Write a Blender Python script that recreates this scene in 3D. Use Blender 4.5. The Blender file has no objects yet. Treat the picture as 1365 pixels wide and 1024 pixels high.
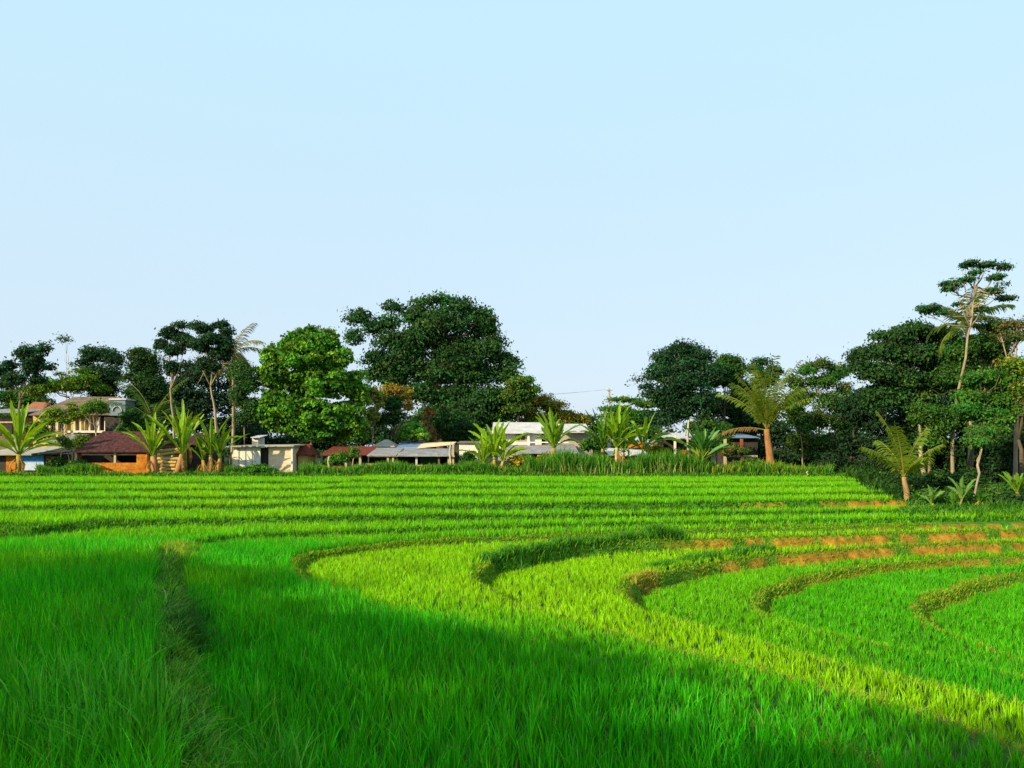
import bpy, math, random
import numpy as np
from mathutils import Vector
RAD = math.radians

# ------------------------------------------------------------------ camera, sky, sun, exposure
SC = bpy.context.scene
COL = SC.collection
W0, H0, F, HOR = 1365.0, 1024.0, 1071.0, 596.0     # photo size, focal length in photo px, horizon row
cam_d = bpy.data.cameras.new('camera')
cam_d.sensor_width = 36.0
cam_d.lens = 36.0 * F / W0
cam_d.shift_y = (HOR - H0 / 2) / W0
cam_d.clip_start = 0.05
cam_d.clip_end = 9000
cam = bpy.data.objects.new('camera', cam_d)
COL.objects.link(cam)
cam.location = (0, 0, 0)
cam.rotation_euler = (RAD(90), 0, 0)
SC.camera = cam
SUN_DIR = (0.77, 0.64)          # the way the light travels over the ground
SUN_EL = 25.0
world = bpy.data.worlds.new('World')
SC.world = world
world.use_nodes = True
wn, wl = world.node_tree.nodes, world.node_tree.links
wn.clear()
w_out = wn.new('ShaderNodeOutputWorld')
w_bg = wn.new('ShaderNodeBackground')
w_bg.inputs['Strength'].default_value = 0.10
w_sky = wn.new('ShaderNodeTexSky')
w_sky.sky_type = 'NISHITA'
w_sky.sun_disc = False
w_sky.sun_elevation = RAD(SUN_EL)
w_sky.sun_rotation = math.atan2(-SUN_DIR[0], -SUN_DIR[1])
w_sky.air_density = 1.0
w_sky.dust_density = 1.5
w_sky.ozone_density = 2.0
w_mix = wn.new('ShaderNodeMixRGB')
w_mix.blend_type = 'MIX'
w_mix.inputs['Fac'].default_value = 0.80
w_mix.inputs['Color2'].default_value = (4.9, 7.3, 8.8, 1)     # humid white veil over the blue
w_tc = wn.new('ShaderNodeTexCoord')
w_sep = wn.new('ShaderNodeSeparateXYZ')
w_mr = wn.new('ShaderNodeMapRange')
w_mr.inputs[1].default_value, w_mr.inputs[2].default_value = 0.02, 0.45
w_grad = wn.new('ShaderNodeMixRGB')
w_grad.inputs['Color1'].default_value = (5.4, 6.3, 7.3, 1)      # thick humid air low down
w_grad.inputs['Color2'].default_value = (4.85, 7.1, 8.1, 1)      # clearer higher up
wl.new(w_tc.outputs['Generated'], w_sep.inputs[0])
wl.new(w_sep.outputs['Z'], w_mr.inputs[0])
wl.new(w_mr.outputs[0], w_grad.inputs['Fac'])
wl.new(w_grad.outputs[0], w_mix.inputs['Color2'])
wl.new(w_sky.outputs[0], w_mix.inputs['Color1'])
wl.new(w_mix.outputs[0], w_bg.inputs['Color'])
wl.new(w_bg.outputs[0], w_out.inputs[0])
sun_d = bpy.data.lights.new('sun', 'SUN')
sun_d.energy = 5.0
sun_d.angle = RAD(0.6)
sun_d.color = (1.0, 0.83, 0.52)
sun = bpy.data.objects.new('sun', sun_d)
COL.objects.link(sun)
sun.rotation_euler = Vector((SUN_DIR[0], SUN_DIR[1], -math.tan(RAD(SUN_EL)))).to_track_quat('-Z', 'Y').to_euler()
SC.view_settings.view_transform = 'Standard'
SC.view_settings.look = 'None'
SC.view_settings.exposure = 0.50
SC.view_settings.gamma = 1.0
SC.render.engine = 'CYCLES'
SC.cycles.max_bounces = 6
SC.cycles.transparent_max_bounces = 4
SC.cycles.diffuse_bounces = 3

# ------------------------------------------------------------------ small helpers
RNG = np.random.default_rng(11)


def P(px, py, D):
    return np.array([(px - W0 / 2) * D / F, D, (HOR - py) * D / F])


def unproj(px, py, z):
    D = -z * F / (py - HOR)
    return ((px - W0 / 2) * D / F, D)


def tag(o, label=None, cat=None, group=None, kind=None):
    if label: o['label'] = label
    if cat: o['category'] = cat
    if group: o['group'] = group
    if kind: o['kind'] = kind
    return o


def empty(name, loc, label, cat, group=None):
    o = bpy.data.objects.new(name, None)
    o.empty_display_size = 0.3
    COL.objects.link(o)
    o.location = loc
    return tag(o, label, cat, group)


def mesh_obj(name, V, faces, mat, parent=None, col=None, smooth=False, loc=None):
    """V (n,3) in world space; faces = list of (k, array (m,k))"""
    V = np.asarray(V, dtype=np.float32)
    off = np.array(parent.location if parent is not None else (loc if loc is not None else (0, 0, 0)), dtype=np.float32)
    if parent is not None and parent.parent is not None:
        off = off + np.array(parent.parent.location, dtype=np.float32)
    V = V - off
    me = bpy.data.meshes.new(name)
    idx, starts, tot, s = [], [], [], 0
    for f in faces:
        f = np.asarray(f, dtype=np.int32)
        if f.size == 0: continue
        k = f.shape[1]
        idx.append(f.ravel())
        starts.append(s + np.arange(len(f), dtype=np.int32) * k)
        tot.append(np.full(len(f), k, dtype=np.int32))
        s += f.size
    idx = np.concatenate(idx); starts = np.concatenate(starts); tot = np.concatenate(tot)
    me.vertices.add(len(V)); me.vertices.foreach_set('co', V.ravel())
    me.loops.add(len(idx)); me.loops.foreach_set('vertex_index', idx)
    me.polygons.add(len(starts)); me.polygons.foreach_set('loop_start', starts)
    me.polygons.foreach_set('loop_total', tot)
    me.polygons.foreach_set('use_smooth', np.full(len(starts), bool(smooth)))
    if col is not None:
        a = me.color_attributes.new('col', 'FLOAT_COLOR', 'POINT')
        c4 = np.ones((len(V), 4), dtype=np.float32); c4[:, :3] = col
        a.data.foreach_set('color', c4.ravel())
    me.update(calc_edges=True)
    me.materials.append(mat)
    o = bpy.data.objects.new(name, me)
    COL.objects.link(o)
    if parent is not None: o.parent = parent
    elif loc is not None: o.location = loc
    return o


class MB:
    """collects boxes, tubes and sheets of one part"""
    def __init__(s): s.v = []; s.f = {3: [], 4: []}; s.n = 0
    def add(s, V, F_):
        V = np.asarray(V, float); s.v.append(V)
        for f in F_:
            if len(f) in (3, 4): s.f[len(f)].append([i + s.n for i in f])
            else:
                for q in range(1, len(f) - 1): s.f[3].append([f[0] + s.n, f[q] + s.n, f[q + 1] + s.n])
        s.n += len(V)
    def box(s, x0, x1, y0, y1, z0, z1):
        V = [(x, y, z) for x in (x0, x1) for y in (y0, y1) for z in (z0, z1)]
        s.add(V, [(0, 1, 3, 2), (4, 6, 7, 5), (0, 4, 5, 1), (2, 3, 7, 6), (0, 2, 6, 4), (1, 5, 7, 3)])
    def tube(s, pts, rad, n=7):
        pts = [Vector(p) for p in pts]; V = []
        for i, p in enumerate(pts):
            t = (pts[min(i + 1, len(pts) - 1)] - pts[max(i - 1, 0)]).normalized()
            a = t.cross(Vector((0.13, 1, 0.2))).normalized(); b = t.cross(a)
            for k in range(n):
                th = 2 * math.pi * k / n
                V.append(tuple(p + (a * math.cos(th) + b * math.sin(th)) * rad[i]))
        Fs = []
        for i in range(len(pts) - 1):
            for k in range(n):
                k2 = (k + 1) % n
                Fs.append((i * n + k, i * n + k2, (i + 1) * n + k2, (i + 1) * n + k))
        Fs.append(tuple(range(n))[::-1]); Fs.append(tuple((len(pts) - 1) * n + k for k in range(n)))
        s.add(V, Fs)
    def slab(s, quad, t):
        """a thick sheet: quad of four points, thickness t downwards"""
        q = [np.array(p, float) for p in quad]
        V = q + [p - np.array([0, 0, t]) for p in q]
        s.add(V, [(0, 1, 2, 3), (7, 6, 5, 4), (0, 4, 5, 1), (1, 5, 6, 2), (2, 6, 7, 3), (3, 7, 4, 0)])
    def build(s, name, mat, parent=None, smooth=False, label=None, col=None):
        V = np.concatenate(s.v)
        c = None
        if col is not None: c = np.tile(np.array(col, float), (len(V), 1))
        fs = [np.array(s.f[k]) for k in (3, 4) if s.f[k]]
        o = mesh_obj(name, V, fs, mat, parent, c, smooth)
        if label: o['label'] = label
        return o


# ------------------------------------------------------------------ materials
def nodes(name):
    m = bpy.data.materials.new(name); m.use_nodes = True
    nt = m.node_tree; nt.nodes.clear()
    out = nt.nodes.new('ShaderNodeOutputMaterial')
    return m, nt, out


def leaf_material(name, trans=0.35, gloss=0.05, rough=0.5, gain=1.0):
    m, nt, out = nodes(name)
    N, L = nt.nodes, nt.links
    at = N.new('ShaderNodeAttribute'); at.attribute_name = 'col'
    df = N.new('ShaderNodeBsdfDiffuse'); tr = N.new('ShaderNodeBsdfTranslucent'); gl = N.new('ShaderNodeBsdfGlossy')
    gl.inputs['Roughness'].default_value = rough
    gl.inputs['Color'].default_value = (0.9, 0.95, 0.9, 1)
    tc = N.new('ShaderNodeMixRGB'); tc.blend_type = 'MULTIPLY'; tc.inputs['Fac'].default_value = 1
    tc.inputs['Color2'].default_value = (1.5, 1.15, 0.5, 1)
    L.new(at.outputs['Color'], df.inputs['Color']); L.new(at.outputs['Color'], tc.inputs['Color1'])
    L.new(tc.outputs[0], tr.inputs['Color'])
    a = N.new('ShaderNodeMixShader'); a.inputs[0].default_value = trans
    L.new(df.outputs[0], a.inputs[1]); L.new(tr.outputs[0], a.inputs[2])
    b = N.new('ShaderNodeMixShader'); b.inputs[0].default_value = gloss
    L.new(a.outputs[0], b.inputs[1]); L.new(gl.outputs[0], b.inputs[2])
    L.new(b.outputs[0], out.inputs[0])
    return m


def attr_material(name, scale=6.0, lo=0.6, hi=1.25, bump=0.4, rough=0.9, stretch=None):
    m, nt, out = nodes(name)
    N, L = nt.nodes, nt.links
    at = N.new('ShaderNodeAttribute'); at.attribute_name = 'col'
    tc = N.new('ShaderNodeTexCoord'); mp = N.new('ShaderNodeMapping')
    if stretch: mp.inputs['Scale'].default_value = stretch
    L.new(tc.outputs['Object'], mp.inputs['Vector'])
    ns = N.new('ShaderNodeTexNoise'); ns.inputs['Scale'].default_value = scale; ns.inputs['Detail'].default_value = 8
    ns.inputs['Roughness'].default_value = 0.65
    L.new(mp.outputs[0], ns.inputs['Vector'])
    mr = N.new('ShaderNodeMapRange'); mr.inputs[1].default_value = 0.3; mr.inputs[2].default_value = 0.7
    mr.inputs[3].default_value = lo; mr.inputs[4].default_value = hi
    L.new(ns.outputs['Fac'], mr.inputs[0])
    mx = N.new('ShaderNodeMixRGB'); mx.blend_type = 'MULTIPLY'; mx.inputs['Fac'].default_value = 1
    L.new(at.outputs['Color'], mx.inputs['Color1']); L.new(mr.outputs[0], mx.inputs['Color2'])
    p = N.new('ShaderNodeBsdfPrincipled'); p.inputs['Roughness'].default_value = rough
    p.inputs['Specular IOR Level'].default_value = 0.15
    L.new(mx.outputs[0], p.inputs['Base Color'])
    bp = N.new('ShaderNodeBump'); bp.inputs['Strength'].default_value = bump; bp.inputs['Distance'].default_value = 0.05
    L.new(ns.outputs['Fac'], bp.inputs['Height']); L.new(bp.outputs[0], p.inputs['Normal'])
    L.new(p.outputs[0], out.inputs[0])
    return m


def plain(name, color, color2=None, scale=3.0, rough=0.8, bump=0.2, wave=None, metal=0.0, brick=None):
    """weathered surface: two colours mixed by noise, optional corrugation (wave = (axis, scale)) or bricks"""
    m, nt, out = nodes(name)
    N, L = nt.nodes, nt.links
    tc = N.new('ShaderNodeTexCoord')
    ns = N.new('ShaderNodeTexNoise'); ns.inputs['Scale'].default_value = scale; ns.inputs['Detail'].default_value = 8
    ns.inputs['Roughness'].default_value = 0.7
    L.new(tc.outputs['Object'], ns.inputs['Vector'])
    cr = N.new('ShaderNodeMapRange'); cr.inputs[1].default_value = 0.38; cr.inputs[2].default_value = 0.62
    L.new(ns.outputs['Fac'], cr.inputs[0])
    mx = N.new('ShaderNodeMixRGB')
    c2 = color2 or tuple(c * 0.7 for c in color)
    mx.inputs['Color1'].default_value = (*color, 1); mx.inputs['Color2'].default_value = (*c2, 1)
    L.new(cr.outputs[0], mx.inputs['Fac'])
    p = N.new('ShaderNodeBsdfPrincipled'); p.inputs['Roughness'].default_value = rough
    p.inputs['Metallic'].default_value = metal; p.inputs['Specular IOR Level'].default_value = 0.2
    bp = N.new('ShaderNodeBump'); bp.inputs['Strength'].default_value = bump; bp.inputs['Distance'].default_value = 0.04
    src = mx.outputs[0]
    if brick:
        bk = N.new('ShaderNodeTexBrick'); bk.inputs['Scale'].default_value = brick
        mp = N.new('ShaderNodeMapping'); mp.inputs['Rotation'].default_value = (RAD(90), 0, 0)
        L.new(tc.outputs['Object'], mp.inputs['Vector']); L.new(mp.outputs[0], bk.inputs['Vector'])
        bk.inputs['Color1'].default_value = (1, 1, 1, 1); bk.inputs['Color2'].default_value = (0.7, 0.62, 0.6, 1)
        bk.inputs['Mortar'].default_value = (0.5, 0.5, 0.5, 1)
        m2 = N.new('ShaderNodeMixRGB'); m2.blend_type = 'MULTIPLY'; m2.inputs['Fac'].default_value = 1
        L.new(src, m2.inputs['Color1']); L.new(bk.outputs['Color'], m2.inputs['Color2']); src = m2.outputs[0]
    L.new(src, p.inputs['Base Color'])
    hgt = ns.outputs['Fac']
    if wave:
        wv = N.new('ShaderNodeTexWave'); wv.bands_direction = wave[0]; wv.inputs['Scale'].default_value = wave[1]
        wv.inputs['Distortion'].default_value = 0.4
        L.new(tc.outputs['Object'], wv.inputs['Vector']); hgt = wv.outputs['Fac']
        bp.inputs['Distance'].default_value = 0.08
    L.new(hgt, bp.inputs['Height']); L.new(bp.outputs[0], p.inputs['Normal'])
    L.new(p.outputs[0], out.inputs[0])
    return m


M_RICE = leaf_material('rice_leaf', 0.40, 0.012, 0.5)
M_LEAF = leaf_material('tree_leaf', 0.30, 0.012, 0.6)
M_BANANA = leaf_material('banana_leaf', 0.42, 0.02, 0.45)
M_BARK = attr_material('bark', 5.0, 0.55, 1.3, 0.6, 0.95, (1, 1, 0.35))
M_SOIL = attr_material('soil', 3.0, 0.45, 1.4, 0.9, 0.95)

# ------------------------------------------------------------------ terraced ground
def lin(pts, T):
    """photo rows of a terrace edge, dropped on the level T (number or list) -> ground plan"""
    T = [T] * len(pts) if isinstance(T, (int, float)) else T
    return np.array([unproj(px, py, t) for (px, py), t in zip(pts, T)])


def ext(a, xl=-120, xr=120):
    a = np.array(sorted(a.tolist()))
    return np.vstack([[xl, a[0, 1]], a, [xr, a[-1, 1]]])


G = [ext(lin([(238, 722), (300, 714), (380, 709), (500, 705), (570, 702), (723, 697.5), (900, 694), (1100, 691), (1365, 687)], -2.8)),
     ext(lin([(0, 714), (73, 703.5), (146, 698), (256, 695), (380, 692), (500, 690), (723, 687), (900, 684), (1100, 681), (1365, 677)],
             [-2.8] * 4 + [-2.7] * 6)),
     ext(lin([(0, 676), (200, 675), (380, 674), (560, 677), (900, 675), (1100, 672), (1365, 668)], -2.55)),
     ext(lin([(0, 662), (300, 662), (500, 661), (900, 658.5), (1100, 656), (1365, 652)], [-2.35, -2.35, -2.33, -2.22, -2.2, -2.2])),
     ext(lin([(0, 652), (500, 651), (900, 648.5), (1100, 646), (1365, 643)], [-2.2, -2.2, -2.1, -2.08, -2.08])),
     ext(lin([(0, 642), (500, 642), (900, 641.5), (1100, 639)], [-2.05, -2.05, -2.0, -1.98]))]
GS = [(0.0, 0.10), (0.25, 0.15), (0.20, 0.35), (0.15, 0.12), (0.15, 0.10), (0.15, 0.08)]
T_C = [-2.75, -3.05, -3.40, -3.74, -4.0, -4.25]
CU = [[(1365, 697), (1200, 701), (1100, 703.5), (1000, 705), (900, 708), (800, 711.5), (700, 716), (620, 719), (540, 724), (480, 731), (430, 739), (408, 743)],
      [(1365, 712), (1255, 716.5), (1100, 722), (1000, 724), (900, 727), (830, 731), (760, 738), (700, 750), (655, 759)],
      [(1365, 729), (1285, 731), (1200, 734), (1100, 742), (1000, 751), (930, 763), (880, 776), (850, 783)],
      [(1365, 745), (1214, 752), (1100, 768), (1048, 785), (1020, 798)],
      [(1365, 768), (1300, 785), (1262, 800), (1240, 806)]]
CN = [[(409, 750), (440, 762), (550, 795), (750, 850), (1000, 915), (1150, 955), (1365, 1024), (1700, 1150)],
      [(645, 765), (700, 790), (860, 835), (1050, 875), (1250, 925), (1500, 1000)],
      [(850, 793), (900, 810), (1000, 835), (1100, 860), (1200, 880), (1365, 915), (1600, 960)],
      [(1028, 808), (1130, 830), (1365, 880), (1700, 950)],
      [(1240, 814), (1290, 835), (1365, 862), (1600, 930)]]
CSTEP = [0.18, 0.36, 0.36, 0.25, 0.25]
CPOLY = []
for i in range(5):
    up = lin(CU[i], T_C[i + 1]); nr = lin(CN[i], T_C[i])
    far = np.array([[70, -20 + 6 * i], [70, up[0, 1]]])
    mid = np.vstack([up, nr])
    for _ in range(2):     # round the corners
        q = [mid[0]]
        for a, b in zip(mid[:-1], mid[1:]):
            q += [a * 0.75 + b * 0.25, a * 0.25 + b * 0.75]
        q.append(mid[-1]); mid = np.array(q)
    # slight wobble so that the bunds look hand dug
    t = np.arange(len(mid))
    mid = mid + 0.06 * np.stack([np.sin(t * 1.3 + i), np.cos(t * 1.7 + 2 * i)], 1)
    CPOLY.append(np.vstack([mid, far]))
PATH = np.array([(0.0, -1.0), (-0.5, 1.2), (-2.37, 6.4), (-3.18, 7.87), (-4.1, 9.8), (-4.96, 12.0), (-6.6, 15.4), (-8.5, 20.0), (-9.8, 23.4)])


PITS = [(*unproj(262, 822, -2.8), 0.26, 0.28), (*unproj(183, 816, -2.6), 0.28, 0.22), (*unproj(236, 885, -2.65), 0.20, 0.22), (*unproj(345, 985, -2.85), 0.20, 0.25), (*unproj(196, 945, -2.6), 0.16, 0.2)]


def seg_dist(x, y, pts, closed=False):
    d = np.full(x.shape, 1e9, dtype=np.float32)
    n = len(pts)
    for k in range(n if closed else n - 1):
        a = pts[k]; b = pts[(k + 1) % n]
        ab = b - a; L2 = float(ab @ ab) + 1e-9
        t = np.clip(((x - a[0]) * ab[0] + (y - a[1]) * ab[1]) / L2, 0, 1)
        d = np.minimum(d, (x - a[0] - t * ab[0]) ** 2 + (y - a[1] - t * ab[1]) ** 2)
    return np.sqrt(d)


def inside(x, y, pts):
    c = np.zeros(x.shape, dtype=bool); n = len(pts)
    for k in range(n):
        x1, y1 = pts[k]; x2, y2 = pts[(k + 1) % n]
        if y1 == y2: continue
        cond = ((y1 > y) != (y2 > y)) & (x < (x2 - x1) * (y - y1) / (y2 - y1) + x1)
        c ^= cond
    return c


def sm(t):
    t = np.clip(t, 0, 1); return t * t * (3 - 2 * t)


def wob(x, y, s=1.0, seed=0):
    return (np.sin(x * 1.7 * s + seed) * np.cos(y * 1.3 * s + 1.7 * seed) + 0.6 * np.sin(x * 3.9 * s + y * 2.7 * s + seed * 2.1)
            + 0.4 * np.sin(x * 8.3 * s - y * 7.1 * s + seed)) / 2.0




def forest_start(x):
    return np.interp(x, [18.0, 20.0, 24.0, 35, 60], [37.0, 35.6, 34.2, 33.5, 33])


def wood_edge(y):
    return np.interp(y, [33, 38, 54, 57], [17.6, 18.0, 22.8, 24.5]) + 0.35 * np.sin(y * 1.9) + 0.25 * np.sin(y * 4.3 + 1)


def in_wood(x, y, m=0.0):
    return (y > forest_start(np.maximum(x, 18.0)) - m) & (x > wood_edge(y) - m)


def ground(x, y):
    """height, closeness to a bank (0..1), orange-soil amount"""
    x = np.asarray(x, dtype=np.float32); y = np.asarray(y, dtype=np.float32)
    h = np.full(x.shape, -3.10, dtype=np.float32)
    bank = np.zeros_like(h); org = np.zeros_like(h)
    side = sm((x + 6) / 10.0)
    for k, (g, (sl, sr)) in enumerate(zip(G, GS)):
        fy = np.interp(x, g[:, 0], g[:, 1]).astype(np.float32)
        sl_ = np.gradient(g[:, 1], g[:, 0]); slope = np.interp(x, g[:, 0], sl_)
        d = (y - fy - 0.08 * wob(x, y, 0.8, k)) / np.sqrt(1 + slope ** 2)
        st = sl + (sr - sl) * side
        if k == 0: st = 0.10 * sm((x + 10.3) / 0.8)
        h += st * sm(d / 0.28) + 0.07 * np.exp(-((d - 0.42) / 0.2) ** 2) * (st > 0.01)
        b = np.exp(-((d - 0.10) / (0.32 + 0.12 * wob(x, y, 0.35, 20 + k))) ** 4) * (st > 0.02)
        bank = np.maximum(bank, b)
        org = np.maximum(org, b * (sm((x - 8) / 6.0) if k == 2 else 0.0) * sm((wob(x, y, 0.5, 3) + 0.35) * 1.6))
    for k, poly in enumerate(CPOLY):
        ds = seg_dist(x, y, poly, True); ins = inside(x, y, poly)
        d = np.where(ins, ds, -ds)                # grows inwards, downhill
        h -= CSTEP[k] * sm((d + 0.26) / 0.24)
        h += 0.03 * np.exp(-((d + 0.4) / 0.15) ** 2)
        far_arm = sm((y - (26 - 0.22 * np.abs(x))) * 0 + (y - 13.5) / 2.0)
        b = np.exp(-((d + 0.17) / (0.27 + 0.07 * wob(x, y, 0.7, 30 + k))) ** 4)
        if k == 0: b = b * np.maximum(far_arm, np.clip(sm((x - 2.0) / 1.5) * sm((4.9 - x) / 1.0), 0, 1))
        bank = np.maximum(bank, b)
        o = [0.9, 1.0, 1.0, 0.75, 0.25][k] * sm((x - [12, 4, 4, 6, 8][k]) / 4.0)
        if k == 2: o = np.maximum(o, 0.9 * np.exp(-((x - 3.3) / 0.7) ** 2))
        org = np.maximum(org, np.exp(-((d + 0.13) / 0.20) ** 4) * o * sm((wob(x, y, 0.9, k) + 0.66) * 1.6))
    dp = seg_dist(x, y, PATH)
    left = (x < np.interp(y, PATH[:, 1], PATH[:, 0])) | (y < -1)
    dl = np.where(left, dp, -dp)
    h += 0.35 * sm((dl + 0.35) / 0.4) * sm((20.6 + 0.15 * np.sin(x) - y) / 0.5) * (y > -2)
    pm = sm((24.0 - y) / 0.8)
    for (qx, qy, qr, qd) in PITS:
        pit = np.exp(-(((x - qx) / qr) ** 2 + ((y - qy) / (qr * 2.2)) ** 2) ** 2)
        h -= qd * pit; bank = np.maximum(bank, pit * 0.9 * (pit > 0.3))
    h += 0.14 * np.exp(-(dp / 0.38) ** 4) * pm
    bank = np.maximum(bank, np.exp(-(dp / (0.30 + 0.13 * wob(x, y, 1.9, 12))) ** 6) * pm)
    r = np.sqrt(x * x + y * y)
    h = np.maximum(h, -1.65 - 0.35 * np.maximum(r - 0.6, 0) ** 1.1 + 0.0 * r) if True else h
    h += 0.20 * sm((y - 55.5) / 1.5)
    fr = sm((y - forest_start(x)) / 1.0) * sm((x - wood_edge(y)) / 0.8)
    h += (-2.75 - h) * fr * (1 - sm((y - 44) / 8.0))
    h += 0.018 * wob(x, y, 1.4, 5)
    return h, bank, org


RQ = 1.0065
R0 = 1.5
NR = int(math.log(62 / R0) / math.log(RQ)) + 1
r_main = R0 * RQ ** np.arange(NR)
r_all = np.concatenate([[0.02, 0.5, 1.0], r_main, 62 * 1.12 ** np.arange(1, 40)])
TH_N = 700
TH0, TH1 = RAD(-46), RAD(46)
th_main = np.linspace(TH0, TH1, TH_N)
th_all = np.concatenate([th_main, np.linspace(TH1, 2 * math.pi + TH0, 50)[1:-1]])
RR, TT = np.meshgrid(r_all, th_all, indexing='ij')
GX, GY = RR * np.sin(TT), RR * np.cos(TT)
GH, GB, GO = ground(GX, GY)
nr_, nt_ = GH.shape
ii, jj = np.meshgrid(np.arange(nr_ - 1), np.arange(nt_), indexing='ij')
j2 = (jj + 1) % nt_
quads = np.stack([ii * nt_ + jj, (ii + 1) * nt_ + jj, (ii + 1) * nt_ + j2, ii * nt_ + j2], -1).reshape(-1, 4)[:, ::-1]
forest_m = in_wood(GX, GY) | (GY > 56)
c_mud = np.array([0.035, 0.10, 0.008]); c_grass = np.array([0.050, 0.18, 0.008]); c_orange = np.array([0.46, 0.215, 0.022])
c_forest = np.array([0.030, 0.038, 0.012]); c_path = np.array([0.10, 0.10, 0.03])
gc = np.ones(GH.shape + (3,)) * c_mud
gc += (c_grass - gc) * GB[..., None] * 0.9
gc += (c_orange * (0.75 + 0.35 * wob(GX, GY, 2.0, 9))[..., None] - gc) * np.clip(GO, 0, 1)[..., None]
pathd = seg_dist(GX, GY, PATH)
gc[(pathd < 0.45) & (GY < 23) & (GY > -1)] = (0.045, 0.04, 0.018)
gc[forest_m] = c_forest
HMAIN, BMAIN, OMAIN = GH[3:3 + NR, :TH_N], GB[3:3 + NR, :TH_N], GO[3:3 + NR, :TH_N]
V = np.stack([GX, GY, GH], -1).reshape(-1, 3)
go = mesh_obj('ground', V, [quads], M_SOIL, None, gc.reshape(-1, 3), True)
tag(go, kind='structure')


def look(x, y, A):
    """bilinear read of a ground array"""
    r = np.hypot(x, y); t = np.arctan2(x, y)
    fi = np.clip(np.log(r / R0) / math.log(RQ), 0, NR - 1.001); fj = np.clip((t - TH0) / (TH1 - TH0) * (TH_N - 1), 0, TH_N - 1.001)
    i, j = fi.astype(int), fj.astype(int); a, b = fi - i, fj - j
    return (A[i, j] * (1 - a) * (1 - b) + A[i + 1, j] * a * (1 - b) + A[i, j + 1] * (1 - a) * b + A[i + 1, j + 1] * a * b)


def gz(x, y):
    return float(ground(np.array([x]), np.array([y]))[0][0])


# ------------------------------------------------------------------ blades (rice, weeds, reeds)
def blades(pos, hgt, lean, az, width, nseg, face=None):
    """pos (n,3); each blade a tapering curved strip. returns verts, quads, tris, per-vertex blade index, t"""
    n = len(pos)
    face = RNG.uniform(0, math.pi, n) if face is None else face
    sx, sy = np.cos(face) * width / 2, np.sin(face) * width / 2
    dx, dy = np.cos(az), np.sin(az)
    rows, ts = [], []
    for k in range(nseg + 1):
        t = k / nseg
        out = lean * hgt * (0.35 * t + 0.65 * t ** 2.3)
        z = hgt * (t - 0.28 * np.minimum(lean, 1.6) * t ** 3)
        cx, cy, cz = pos[:, 0] + dx * out, pos[:, 1] + dy * out, pos[:, 2] + z
        w = (1 - t ** 2.2) if k < nseg else 0
        if k < nseg:
            w = max(w, 0.25) * (0.75 + 0.5 * min(t * 3, 1) * (1 - t))
            rows.append(np.stack([cx - sx * w, cy - sy * w, cz], -1)); rows.append(np.stack([cx + sx * w, cy + sy * w, cz], -1)); ts += [t, t]
        else:
            rows.append(np.stack([cx, cy, cz], -1)); ts.append(1.0)
    m = len(rows)
    V = np.stack(rows, 1).reshape(-1, 3)
    base = (np.arange(n) * m)[:, None]
    q = [base + np.array([[2 * k, 2 * k + 1, 2 * k + 3, 2 * k + 2]]) for k in range(nseg - 1)]
    q = np.concatenate(q) if q else np.zeros((0, 4), int)
    tri = base + np.array([[2 * nseg - 2, 2 * nseg - 1, 2 * nseg]])
    return V, q, tri, m, np.array(ts)


class Blades:
    def __init__(s): s.V = []; s.q = []; s.t = []; s.c = []; s.n = 0
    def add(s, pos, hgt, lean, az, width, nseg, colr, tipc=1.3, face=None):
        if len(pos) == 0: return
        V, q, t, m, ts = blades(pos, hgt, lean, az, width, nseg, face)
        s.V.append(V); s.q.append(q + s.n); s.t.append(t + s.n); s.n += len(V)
        c = np.repeat(colr[:, None, :], m, 1) * (0.8 + (tipc - 0.8) * ts)[None, :, None]  # darker foot, paler tip: dry sheaths plus shade between stems put in
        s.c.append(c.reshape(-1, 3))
    def build(s, name, mat):
        return mesh_obj(name, np.concatenate(s.V), [np.concatenate(s.q), np.concatenate(s.t)], mat, None, np.clip(np.concatenate(s.c), 0, 0.9))


def in_view(x, y, m=1.12, lo=2.5):
    return (y > lo) & (np.abs(x) < 0.637 * m * y + 0.9)


RICE_A = np.array([0.028, 0.335, 0.003])      # deep green crop, with the near field's shade put into it
RICE_B = np.array([0.245, 0.50, 0.002])      # yellower crop, with sunlight on the lit terraces put into it


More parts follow.
